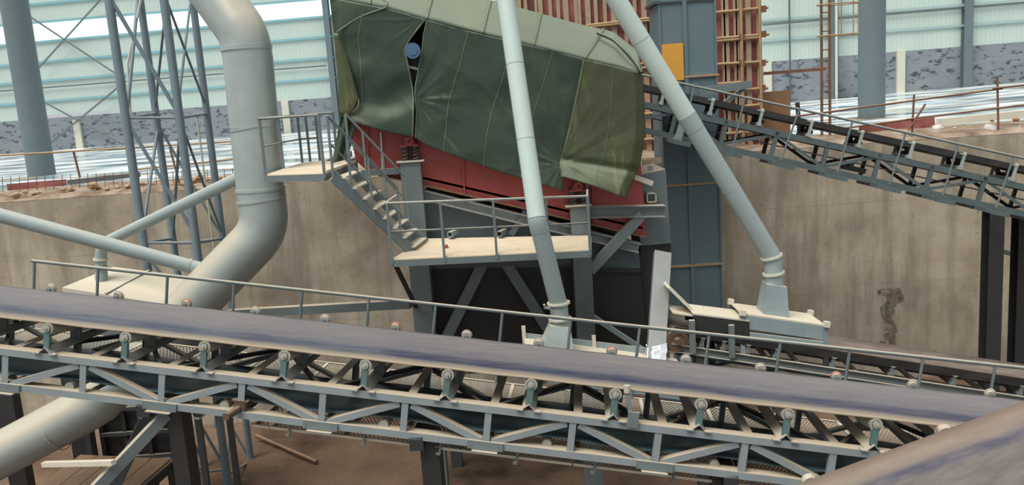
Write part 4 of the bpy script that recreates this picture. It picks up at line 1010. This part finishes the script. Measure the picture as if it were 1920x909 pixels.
for nm, poly in (('lower_front_plate', [g1, g2, o2, o1]), ('lower_rear_plate', [h1, h2, p2, p1]), ('lower_end_plate', [g1, h1, p1, o1]), ('lower_end_plate', [g2, h2, p2, o2])):
    m = MB(); m.prism(poly, V((0, .015, 0)) if 'end' not in nm else V((.015, 0, 0))); m.build(nm, MAT['black_steel'], hp)  # lower plates widened and made black to carry the shade under the platform
m = MB(); m.bar(g1 - V((0, .03, 0)), g2 - V((0, .03, 0)), .08, .1); m.build('stiffener', MAT['black_steel'], hp)

# the red screen body
vs = root('vibrating_screen', at(930, 380, 18.3), 'red inclined vibrating screen body under the green cover', 'screen')
SP = CD + .28
side = [(655, 150), (1200, 290), (1212, 445), (1100, 419), (985, 391), (790, 347), (690, 322), (668, 302), (658, 262)]
for k, dd in enumerate((0, 2.35)):
    m = MB(); m.prism([at(x, y, SP) + V((0, dd, 0)) for x, y in side], V((0, .03, 0))); m.build('side_plate', MAT['red'], vs)
m = MB(); m.bar(at(690, 323, SP - .04), at(985, 391, SP - .04), .1, .035, up=Z); m.bar(at(985, 391, SP - .04), at(1210, 444, SP - .04), .1, .035); m.build('lower_lip', MAT['rust'], vs)
for x0, y0, x1, y1 in ((690, 240, 690, 322), (714, 248, 718, 327), (868, 295, 871, 365), (1110, 330, 1112, 420)):
    m = MB(); m.bar(at(x0, y0, SP - .03), at(x1, y1, SP - .03), .03, .06, up=V((0, 1, 0))); m.build('rib', MAT['red' if x0 != 714 else 'pillar'], vs)
a, b = at(790, 335, SP), at(1205, 430, SP); m = MB(); m.prism([a, b, b + V((0, 2.35, 0)), a + V((0, 2.35, 0))], Z * .05); m.build('screen_deck', MAT['black_steel'], vs)
c0 = at(921, 316, SP - .06); m = MB(); m.tube(c0, c0 + V((0, .08, 0)), .24, 36); fl_ = m.build('flange_disc', MAT['red'], vs)
m = MB()
for k in range(14): t = 2 * math.pi * k / 14; p = c0 + V((math.cos(t) * .2, 0, math.sin(t) * .2)); m.tube(p - V((0, .02, 0)), p, .014, 6)
m.build('bolt', MAT['rust'], fl_)
m = MB()
for i in range(26):
    t = (i + .5) / 26; p = lerp(at(800, 340, SP), at(1190, 430, SP), t); m.tube(p - V((0, .018, 0)), p, .012, 6)
for i in range(8): p = lerp(at(800, 300, SP), at(860, 318, SP), i / 7); m.tube(p - V((0, .018, 0)), p, .012, 6)
m.build('rivets', MAT['rust'], vs)
# spring mounts
for (px, py, yb), nm in (((768, 272, 301), 'a'), ((1083, 356, 384), 'b')):
    p = at(px, py, CD + .12); m = MB(); m.box(p, V((1, 0, 0)), V((0, 1, 0)), Z, .36, .3, .03); m.prism([p + V((-.13, -.1, .015)), p + V((.13, -.1, .015)), p + V((.09, -.1, .17)), p + V((-.05, -.1, .17))], V((0, .24, 0)))
    m.ring(p + V((.02, -.16, .09)), p + V((.02, -.08, .09)), .075, .045, 20); br = m.build('spring_bracket', MAT['red'], vs)
    zb = at(px, yb, CD + .12).z
    for dx in (-.11, .11):
        for dy in (-.07, .1):
            m = MB(); q = p + V((dx, dy, -.015)); m.spring(zdown(q, zb), q, .06, .012, 4, 6); m.build('spring', MAT['steel_dark'], vs)
    m = MB(); m.tube(zdown(p, zb), p, .03, 10); m.build('guide_pin', MAT['black_steel'], br)
# the drive motor showing through the gap of the cover
c0 = at(773.5, 95, CD - .28); m = MB(); mo = root('motor', c0 + V((0, .2, 0)), 'round blue motor end showing through the slit in the green cover', 'motor')
m.tube(c0 + V((0, .02, 0)), c0 + V((0, .5, 0)), .135, 28); m.build('housing', MAT['motor'], mo)
m = MB(); m.tube(c0, c0 + V((0, .03, 0)), .15, 28, r2=.152); m.tube(c0 - V((0, .012, 0)), c0 + V((0, .01, 0)), .09, 24); m.build('fan_cover', MAT['motor'], mo, bevel=.008)
m = MB(); p = at(775, 126, CD - .1); m.bar(at(767, 125, CD - .02), at(785, 130, CD - .02), .05, .045); m.build('mounting_bar', MAT['pillar'], mo)
m = MB(); m.bar(c0 + V((0, .4, 0)), at(776, 250, CD + .2), .3, .1, up=V((0, 1, 0))); m.build('mounting_plate', MAT['black_steel'], mo)

# ------------------------------------------------------------------ green tarpaulin
tp = root('tarpaulin', at(915, 250, CD), 'big green canvas cover draped over the whole vibrating screen', 'tarpaulin')
TD = CD - .13
def nz(x, y, s, seed): return noise.noise(V((x * s, y * s, seed)))
def sheet(nm, topc, botc, leftc, rightc, fold, nu, nv, mat, thick=.012, seams=(), parent=tp):
    """ruled patch (Coons) between four picture-edge curves, at its own depth with folds"""
    def S(u, v):
        T, B, Lf, Rt = along(topc, u), along(botc, u), along(leftc, v), along(rightc, v)
        c00, c10, c01, c11 = topc[0], topc[-1], botc[0], botc[-1]
        x = (1 - v) * T[0] + v * B[0] + (1 - u) * Lf[0] + u * Rt[0] - ((1 - u) * (1 - v) * c00[0] + u * (1 - v) * c10[0] + (1 - u) * v * c01[0] + u * v * c11[0])
        y = (1 - v) * T[1] + v * B[1] + (1 - u) * Lf[1] + u * Rt[1] - ((1 - u) * (1 - v) * c00[1] + u * (1 - v) * c10[1] + (1 - u) * v * c01[1] + u * v * c11[1])
        return x, y
    rows = []
    for i in range(nv + 1):
        r = []
        for j in range(nu + 1):
            u, v = j / nu, i / nv; x, y = S(u, v); r.append(at(x, y, TD + fold(u, v, x, y)))
        rows.append(r)
    m = MB(); m.grid(rows); o = m.build(nm, MAT[mat], parent, solid=thick)
    for su0, su1, w in seams:
        rr = []
        for i in range(nv + 1):
            v = i / nv; u = lerp(su0, su1, v); row = []
            for du in (-w, w):
                x, y = S(u + du, v); row.append(at(x, y, TD + fold(u + du, v, x, y) - .014))
            rr.append(row)
        m = MB(); m.grid(rr); m.build('seam', MAT['seam'], o)
    return o
def gather(x, y, cx, cy, reach, k, amp):      # creases that fan out from a tied point
    dx, dy = x - cx, y - cy; r = math.hypot(dx, dy); th = math.atan2(dy, dx)
    n = noise.noise(V((th * k * .33, r * .006, cx))) + .5 * noise.noise(V((th * k * .8, r * .01, cy)))
    return amp * 1.35 * n * math.exp(-r / reach) * min(1, r / 14)
def crease(x, y, ang, along_, across, seed):   # ridged folds running in one direction
    c, s_ = math.cos(ang), math.sin(ang); a = (x * c + y * s_) / along_; b = (-x * s_ + y * c) / across
    n = noise.noise(V((a, b, seed))) + .4 * noise.noise(V((a * 2.1, b * 2.3, seed + 7)))
    return 1 - min(1, abs(n) * 2.2)
def base_fold(x, y): return .07 * nz(x, y, .010, 1) + .012 * nz(x, y, .03, 2) - .014 * crease(x, y, 1.25, 240, 70, 3) ** 2
top_y = lambda x: 137 + (x - 1203) * .2445
def f1_(u, v, x, y):
    d = base_fold(x, y) - .06 * v
    # swags: the cloth hangs in curved folds from the slit side to the left
    k = (y - 60) + .0030 * (x - 700) ** 2
    k += 14 * nz(x, y, .02, 6)
    d += .085 * math.sin(k / 18.0 + 1.0) * min(1, max(0, (v - .25) * 2.4)) * (1 - .4 * u)
    d += gather(x, y, 790, 36, 60, 13, .022) + gather(x, y, 640, 212, 45, 9, .022)
    return d + .12 * max(0, .12 - u) / .12
def f2_(u, v, x, y):
    d = base_fold(x, y) - .05 * v
    d += gather(x, y, 778, 185, 110, 12, .025) + gather(x, y, 1050, 310, 70, 14, .025) + gather(x, y, 800, 40, 60, 11, .016)
    d -= .03 * crease(x, y, .9, 220, 75, 12) ** 2 * min(1, v * 1.6)
    d += .025 * math.sin((y + .25 * x) / 21.0) * math.exp(-((x - 900) / 110) ** 2) * v
    return d
def f3_(u, v, x, y):
    fy = 303 + (x - 1053) * .158; d = base_fold(x, y) * 1.2 - .1 * v - .05 - .0042 * max(0, y - fy) + .05 * math.exp(-((y - fy + 6) / 7) ** 2)
    d += gather(x, y, 1053, 303, 110, 15, .022) + gather(x, y, 1098, 115, 50, 11, .016)
    return d + .15 * max(0, u - .88) / .12 + .05 * max(0, v - .8) * math.sin(x / 9)
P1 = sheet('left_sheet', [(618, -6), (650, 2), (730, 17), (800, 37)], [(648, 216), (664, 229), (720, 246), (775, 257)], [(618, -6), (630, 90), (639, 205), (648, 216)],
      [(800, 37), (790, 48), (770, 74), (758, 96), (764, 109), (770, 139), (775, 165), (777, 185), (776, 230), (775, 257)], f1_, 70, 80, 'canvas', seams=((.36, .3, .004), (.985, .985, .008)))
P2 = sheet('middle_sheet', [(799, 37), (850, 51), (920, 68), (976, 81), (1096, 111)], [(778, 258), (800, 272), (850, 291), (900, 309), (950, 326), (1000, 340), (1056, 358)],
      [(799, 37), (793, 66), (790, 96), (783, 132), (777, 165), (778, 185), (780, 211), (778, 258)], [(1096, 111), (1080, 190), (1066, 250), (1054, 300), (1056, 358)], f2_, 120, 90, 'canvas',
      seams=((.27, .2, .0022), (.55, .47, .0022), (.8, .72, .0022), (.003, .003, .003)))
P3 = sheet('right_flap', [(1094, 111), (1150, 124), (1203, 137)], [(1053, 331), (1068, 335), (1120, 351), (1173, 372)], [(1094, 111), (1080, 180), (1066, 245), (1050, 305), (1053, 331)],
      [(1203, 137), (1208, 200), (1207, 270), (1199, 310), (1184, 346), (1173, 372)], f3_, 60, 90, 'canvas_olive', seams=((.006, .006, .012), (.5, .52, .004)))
# sloping roof of the cover, flat top, back drop and the two ends
yt = [(618, -6), (650, 2), (730, 17), (800, 37), (976, 81), (1096, 111), (1203, 137)]
yb = [(618, -82), (900, -5), (963, 12), (1080, 44), (1150, 60), (1198, 98)]
rows = []; N = 90
DEP = [0, .12, .3, .5, .7, .88, 1]
for s_ in DEP:
    r = []
    for j in range(N + 1):
        x = lerp(618, 1203, j / N); xb = lerp(618, 1198, j / N)
        f = at(x, pl(yt, x), TD); k = at(xb, pl(yb, xb), TD + 1.1 - .35 * max(0, (j / N - .9) / .1))
        p = lerp(f, k, s_); p.y += .05 * nz(x, s_ * 60, .02, 4) * math.sin(s_ * math.pi); p.z += .03 * nz(x, s_ * 90, .015, 8) * math.sin(s_ * math.pi) + .012 * math.sin(x / 12.) * math.sin(s_ * math.pi) * max(0, (x - 1000) / 200); r.append(p)
    rows.append(r)
back = rows[-1]
rows += [[p + V((0, 1.0, -.02)) for p in back], [V((p.x, TD + 2.75, p.z - .1)) for p in back], [V((p.x, TD + 2.85, p.z - 1.2)) for p in back], [V((p.x, TD + 2.85 + .06 * math.sin(i * .7), p.z - 2.3)) for i, p in enumerate(back)]]
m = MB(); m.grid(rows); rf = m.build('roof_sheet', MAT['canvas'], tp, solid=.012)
for xs in ((693, 640), (800, 778), (905, 880), (1000, 985), (1096, 1083)):
    rr = []
    for s_ in DEP:
        row = []
        for dx in (-1.6, 1.6):
            x = xs[0] + dx + 0 * s_; j = (x - 618) / 585; xb = 618 + j * 580 + (40 if xs[0] > 1050 else 18) * 1
            f = at(x, pl(yt, x), TD); k = at(xb, pl(yb, xb), TD + 1.1); p = lerp(f, k, s_); p += V((0, -.03, .035)); row.append(p)
        rr.append(row)
    m = MB(); m.grid(rr); m.build('seam', MAT['seam'], rf)
for nm, edge_, dx in (('right_end_sheet', [(1203, 137), (1208, 200), (1207, 270), (1199, 310)], .05), ('left_end_sheet', [(618, -6), (630, 90), (639, 205), (644, 225)], -.05)):
    e = [at(x, y, TD + (.1 if dx > 0 else .1)) for x, y in edge_]; rows = []
    tz = back[-1 if dx > 0 else 0].z
    for k in range(13):
        t = k / 12; rows.append([V((p.x + dx * math.sin(t * 9) + dx * t, p.y + t * 2.7, p.z + (max(0, tz - p.z) * min(1, t * 2.6) if i == 0 else 0))) for i, p in enumerate(e)])
    m = MB(); m.grid(rows); m.build(nm, MAT['canvas_olive' if dx > 0 else 'canvas'], tp, solid=.012)
# loose strip of cloth hanging down to the upper platform at the left
rows = []
for i in range(25):
    v = i / 24; r = []
    for j in range(15):
        u = j / 14; x = lerp(pl([(216, 640), (310, 622)], lerp(216, 308, v)), lerp(668, 652, v), u); y = lerp(214 + u * 14, 306 - 8 * u, v); r.append(at(x, y, TD + .02 + .06 * math.sin(u * 11 + v * 2) + .1 * v))
    rows.append(r)
m = MB(); m.grid(rows); m.build('hanging_strip', MAT['canvas'], tp, solid=.012)
rows = []
for i in range(21):
    v = i / 20; r = []
    for j in range(13):
        u = j / 12; xl = pl([(60, 626), (150, 634), (215, 636)], lerp(62, 214, v)); xr = pl([(60, 632), (110, 652), (150, 663), (185, 672), (214, 656)], lerp(62, 214, v)); x = lerp(xl, xr, u); y = lerp(62, 214, v)
        r.append(at(x, y, TD - .1 - .05 * math.sin(u * 3.1) - .05 * v))
    rows.append(r)
m = MB(); m.grid(rows); m.build('folded_corner', MAT['canvas_olive'], tp, solid=.012)
def rope(pts, r=.014, mat='seam'):
    m = MB(); m.sweep(rounded([at(x, y, d) for x, y, d in pts], .2, 5), r, 8); m.build('tie_rope', MAT[mat], tp)
rope([(632, 60, TD - .06), (672, 32, TD - .04), (724, 14, TD - .03), (728, 6, TD - .02), (716, -2, TD + .05)], .016)
rope([(1120, 62, TD + .68), (1150, 74, TD + .45), (1166, 90, TD + .2), (1186, 112, TD + .1), (1203, 136, TD - .06)], .03, 'canvas')
rope([(672, 185, TD - .13), (673, 198, TD - .14), (664, 210, TD - .12), (640, 213, TD - .06)], .016)

# ------------------------------------------------------------------ lower work platform with railing
wp = root('work_platform', at(920, 480, 15.5), 'dusty steel work platform with grey railing before the red screen', 'platform')
fl0, fr0 = at(735, 485, 15.3), at(1106, 467, 15.55); zl = fl0.z
br0, bl0 = at(1106, 441, 17.0), at(798, 447, 17.0)
m = MB(); m.prism([p - Z * .02 for p in (fl0, fr0, br0, bl0)], Z * .02); m.build('deck_plate', MAT['deck'], wp)
for p, q in ((fl0, fr0), (fr0, br0), (fl0, bl0), (bl0, br0)):
    m = MB(); m.bar(p - Z * .085, q - Z * .085, .06, .125); m.build('edge_beam', MAT['steel'], wp)
m = MB(); m.bar(fr0 + Z * .06 + V((-.015, 0, 0)), br0 + Z * .06 + V((-.015, 0, 0)), .02, .12); m.build('toe_board', MAT['dustyplate'], wp)
for p, q in ((at(740, 494, 15.4), at(780, 575, CD)),):
    m = MB(); m.bar(p, q, .07, .07); m.build('knee_brace', MAT['black_steel'], wp)
rw = MB(); zr = 1.02
r0, r1, r2 = fl0 + Z * zr + V((-.03, 0, 0)), fr0 + Z * .99, br0 + Z * .95
m = MB(); m.sweep(rounded([lerp(r0, V((bl0.x, bl0.y, r0.z)), .16) + V((.1, 0, .1)), r0, r1, lerp(r1, r2, .95)], .05, 4), .024, 10); rl_ = m.build('top_rail', MAT['steel_light'], wp)
m = MB(); m.sweep([fl0 + Z * .5, fr0 + Z * .49, br0 + Z * .47], .018, 8); m.build('mid_rail', MAT['steel'], wp)
for t in (0, .262, .525, .79, 1):
    p = lerp(fl0, fr0, t); m = MB(); m.bar(p - Z * .1 + V((0, -.02, 0)), p + Z * (zr - .03 * t) + V((0, -.02, 0)), .045, .045); m.build('rail_post', MAT['steel'], wp)
m = MB(); p = lerp(fr0, br0, .96); m.bar(p, p + Z * 1.05, .045, .045); m.build('rail_post', MAT['steel'], wp)
for px, py, ln in ((843, 440, .12), (936, 439, .1)):
    p = at(px, py, 16.85); m = MB(); d = V((.12, .3, 0)).normalized(); m.sqtube(p, p + d * .34, .11); m.build('tube_stub', MAT['hood' if ln > .11 else 'steel'], wp)
m = MB(); p = at(835, 462, 16.1); zz = p.z; m.abox((p.x - .05, p.y - .04, p.z - .045), (p.x + .05, p.y + .04, p.z + .035)); m.abox((p.x - .018, p.y - .046, p.z - .018), (p.x + .018, p.y - .04, p.z + .018)); tag(m.build('switch_box', MAT['red'], None, p, bevel=.006), 'small red box lying on the dusty work platform', 'box')

# ------------------------------------------------------------------ upper platform and the stair between the two
ZU = at(498, 327, 15.5).z
U = lambda x, y: (lambda p: V((p.x, p.y, ZU)))(atz(x, y, ZU))
up = root('upper_platform', U(560, 315), 'small dusty landing with grey railing between duct and green cover', 'platform')
poly = [U(498, 327), U(608, 323.5), U(628, 315.5), U(668, 303), U(600, 301), V((U(498, 327).x + .02, 18.3, ZU))]
m = MB(); m.prism([p - Z * .02 for p in poly], Z * .02); m.build('deck_plate', MAT['deck'], up)
m = MB()
for p, q in zip(poly, poly[1:] + poly[:1]): m.bar(p - Z * .08, q - Z * .08, .05, .12)
m.build('edge_beam', MAT['steel'], up)
m = MB(); m.prism([lerp(poly[1], poly[2], .2) - Z * .03, poly[3] - Z * .03, poly[3] + V((.1, .4, -.03)), poly[2] + V((-.2, .5, -.03))], Z * .05); m.build('landing_board', MAT['dustyplate'], up)
RHT = 1.0
fr_ = [poly[0], poly[1]]
m = MB(); m.sweep([poly[5] + Z * RHT, poly[0] + Z * RHT + V((-.02, 0, 0)), poly[1] + Z * RHT], .022, 10); m.build('top_rail', MAT['steel'], up)
m = MB(); m.sweep([poly[5] + Z * RHT, poly[4] + Z * RHT, lerp(poly[4], poly[3], .5) + Z * RHT], .022, 10); m.build('top_rail', MAT['steel'], up)
m = MB(); m.sweep([poly[5] + Z * .5, poly[0] + Z * .5], .016, 8); m.sweep([poly[5] + Z * .5, poly[4] + Z * .5], .016, 8); m.build('mid_rail', MAT['steel'], up)
for p in (poly[0], poly[1], lerp(poly[0], poly[5], .45), poly[5], lerp(poly[5], poly[4], .45), poly[4], lerp(poly[4], poly[3], .5)):
    m = MB(); m.bar(p - Z * .1, p + Z * RHT, .045, .045); m.build('rail_post', MAT['steel'], up)
for p, q in ((lerp(poly[0], poly[5], .5), 1), (lerp(poly[4], poly[3], .3), 2)):
    m = MB(); m.bar(V((p.x, 18.2, ZU - .2)), V((p.x, EDGE + .05, ZU - .2)), .12, .16); m.build('support_beam', MAT['steel_dark'], up)
stw = root('stairway', at(700, 400, 15.8), 'steep steel stair with open treads joining the two platforms', 'stairs')
a0, b0 = U(624, 323), U(657, 311); a1 = at(775, 471, 15.95); b1 = at(797, 454, 16.75)
for p, q in ((a0, a1), (b0, b1)):
    m = MB(); m.bar(p - Z * .06, q - Z * .02, .03, .2); m.build('stringer', MAT['steel'], stw)
    m = MB(); m.bar(p + Z * .045, q + Z * .085, .045, .012); m.build('stringer_cap', MAT['hood'], stw)
for k in range(8):
    t = (k + .55) / 8; p, q = lerp(a0, a1, t), lerp(b0, b1, t); m = MB(); m.bar(p + V((.02, .02, .0)), q + V((.02, -.02, .0)), .2, .03); m.build('tread', MAT['dustyplate'], stw)
for p, q, e in ((a0, a1, .86), (b0, b1, .8)):
    m = MB(); pts = [p + Z * .98, lerp(p, q, e) + Z * .98]; m.sweep(pts, .022, 10); r_ = m.build('handrail', MAT['steel'], stw)
    m = MB(); m.sweep([p + Z * .5, lerp(p, q, e) + Z * .5], .018, 8); m.build('mid_rail', MAT['steel'], stw)
    for t in (.0, .22, .48, e - .02):
        g_ = lerp(p, q, t); m = MB(); m.bar(g_ - Z * .08, g_ + Z * .98, .04, .04); m.build('rail_post', MAT['steel'], r_)

# ------------------------------------------------------------------ discharge chute at the right end
ch = root('discharge_chute', at(1225, 460, 17.5), 'blue-grey discharge chute box at the low end of the red screen', 'chute')
cp = [(1190, 330), (1248, 317), (1258, 456), (1201, 461)]
m = MB(); m.prism([at(x, y, CD + .5) for x, y in cp], V((0, 1.5, 0))); m.build('chute_box', MAT['steel'], ch, bevel=.006)
cp = [(1201, 461), (1258, 456), (1250, 655), (1196, 655)]
m = MB(); m.prism([at(x, y, CD + .6) for x, y in cp], V((0, 1.3, 0))); m.build('lower_chute', MAT['black_steel'], ch)  # dark chute, lengthened in black to stand in for the shaded wall behind
p = at(1222, 371, CD + .3); m = MB(); m.sqtube(p, p + V((0, .3, 0)), .19); m.build('tube_stub', MAT['dustyplate'], ch)
m = MB(); m.lbar(at(1192, 328, CD + .2), at(1226, 340, CD + .2), .12, .1, .012, Z, V((0, -1, 0))); m.build('angle_stub', MAT['dustyplate'], ch)
m = MB(); p = at(1219, 316, CD + .5); m.abox((p.x - .05, p.y - .02, p.z - .04), (p.x + .05, p.y + .02, p.z + .06)); m.build('lug', MAT['steel_light'], ch)
m = MB(); m.bar(at(1205, 305, 19.5), at(1240, 300, 19.5), .1, .12); m.bar(at(1205, 322, 19.6), at(1240, 318, 19.6), .1, .1); m.build('timber_packing', MAT['timber'], ch)
lg = root('galvanised_chute', at(1228, 680, 15.0), 'long narrow galvanised chute with silver foil round its foot standing on the left hood', 'chute')
t0, t1 = at(1242, 474, 16.4), at(1229, 676, 15.0)
m = MB(); m.bar(t0, t1, .33, .14, up=V((0, 1, 0))); m.build('chute_body', MAT['galv'], lg, bevel=.004)
m = MB(); ax = (t1 - t0).normalized()
rows = []
for i in range(13):
    v = i / 12; c = lerp(t0, t1, .865 + .145 * v); r = []
    for (dx, dy) in ((-.18, .09), (-.18, -.09), (-.06, -.1), (.06, -.095), (.18, -.09), (.18, .09), (-.18, .09)):
        k = 1 + .1 * noise.noise(V((dx * 9, v * 6, dy * 8))); dz = -.11 * (dx < 0) * v * 0; r.append(c + V((dx * k, dy * k - .012, 0)) + ax * (.06 * (dx + .18) * (1 - v) * -3))
    rows.append(r)
m.grid(rows, False); m.build('foil_wrap', MAT['foil'], lg)

# ------------------------------------------------------------------ things on the pit floor
p, q = atz(481, 817, PIT + .25), atz(594, 866, PIT + .1)
m = MB(); m.tube(p, q, .05, 12); tag(m.build('loose_pipe', MAT['rust'], None, (p + q) / 2), 'loose rusty pipe lying on the earth floor right of the lattice tower foot', 'pipe')
zb = -4.3
pw = root('plank_deck', atz(200, 880, zb), 'brown plank deck under the big duct in the bottom left corner', 'deck')
cs = [(40, 935), (150, 852), (320, 860), (232, 935)]
ps = [atz(x, y, zb) for x, y in cs]
for i in range(5):
    a, b, c, d = lerp(ps[0], ps[3], i / 5 + .004), lerp(ps[0], ps[3], (i + 1) / 5 - .004), lerp(ps[1], ps[2], (i + 1) / 5 - .004), lerp(ps[1], ps[2], i / 5 + .004)
    m = MB(); m.prism([x - Z * .03 for x in (a, b, c, d)], Z * .03); m.build('plank', MAT['gold'], pw)
m = MB(); m.bar(ps[2] - Z * .12, ps[3] - Z * .12, .1, .18); m.bar(ps[1] - Z * .12, ps[2] - Z * .12, .1, .18); m.build('edge_beam', MAT['black_steel'], pw)
for x in ps: 
    m = MB(); m.bar(V((x.x, x.y, PIT)), x - Z * .05, .14, .14); m.build('leg', MAT['black_steel'], pw)
for (px, py, d), lab in (((167, 890, 18.0), 'dark steel post standing beside the plank deck in the bottom left corner'), ((20, 780, 18.2), 'black perforated steel post at the left edge under the long conveyor')):
    p = at(px, py, d); m = MB(); m.abox((p.x - .2, p.y - .15, PIT), (p.x + .2, p.y + .15, at(px, 700, d).z)); tag(m.build('steel_post', MAT['black_steel'], None, zdown(p, PIT)), lab, 'post')
dm = root('shade_frame', at(270, 800, 17.4), 'black open steel framework behind the raking strut at lower left', 'frame')  # invented black frame and panel that darken the unlit space under the conveyor
a, b = at(185, 768, 18.2), at(330, 850, 18.2)
for f in (.0, .33, .66, 1.0):
    m = MB(); x = lerp(a.x, b.x, f); m.bar(V((x, 18.2, PIT)), V((x, 18.2, a.z)), .09, .09); m.build('upright', MAT['black_steel'], dm)
m = MB(); m.abox((a.x, 18.3, b.z), (b.x, 18.34, a.z)); m.build('shade_panel', MAT['black_steel'], dm)
for z in (a.z, (a.z + b.z) / 2, b.z):
    m = MB(); m.bar(V((a.x, 18.15, z)), V((b.x, 18.15, z)), .07, .08); m.build('crossbar', MAT['steel_dark'], dm)

# ================================================================== LIGHT: an overcast sky and a soft high sun
w = bpy.data.worlds.new('sky'); SC.world = w; w.use_nodes = True; nt = w.node_tree; bg = nt.nodes['Background']
tc = nt.nodes.new('ShaderNodeTexCoord'); sx = nt.nodes.new('ShaderNodeSeparateXYZ'); rp_ = nt.nodes.new('ShaderNodeValToRGB')
nt.links.new(tc.outputs['Generated'], sx.inputs[0]); nt.links.new(sx.outputs['Z'], rp_.inputs['Fac']); nt.links.new(rp_.outputs['Color'], bg.inputs['Color'])
e = rp_.color_ramp.elements; e[0].position = 0.0; e[0].color = (.5, .53, .54, 1); e[1].position = 1.0; e[1].color = (.85, .9, .94, 1)
k = e.new(.06); k.color = (.88, .92, .93, 1); k = e.new(.35); k.color = (.52, .55, .56, 1)
bg.inputs['Strength'].default_value = .92
sd = bpy.data.lights.new('sun', 'SUN'); so_ = bpy.data.objects.new('sun', sd); COL.objects.link(so_); sd.energy = 3.3; sd.angle = math.radians(38); sd.color = (1, .96, .9)
so_.rotation_euler = V((.35, .42, -1)).normalized().to_track_quat('-Z', 'Y').to_euler(); so_.location = (-5, 5, 15)
SC.view_settings.exposure = 0.0
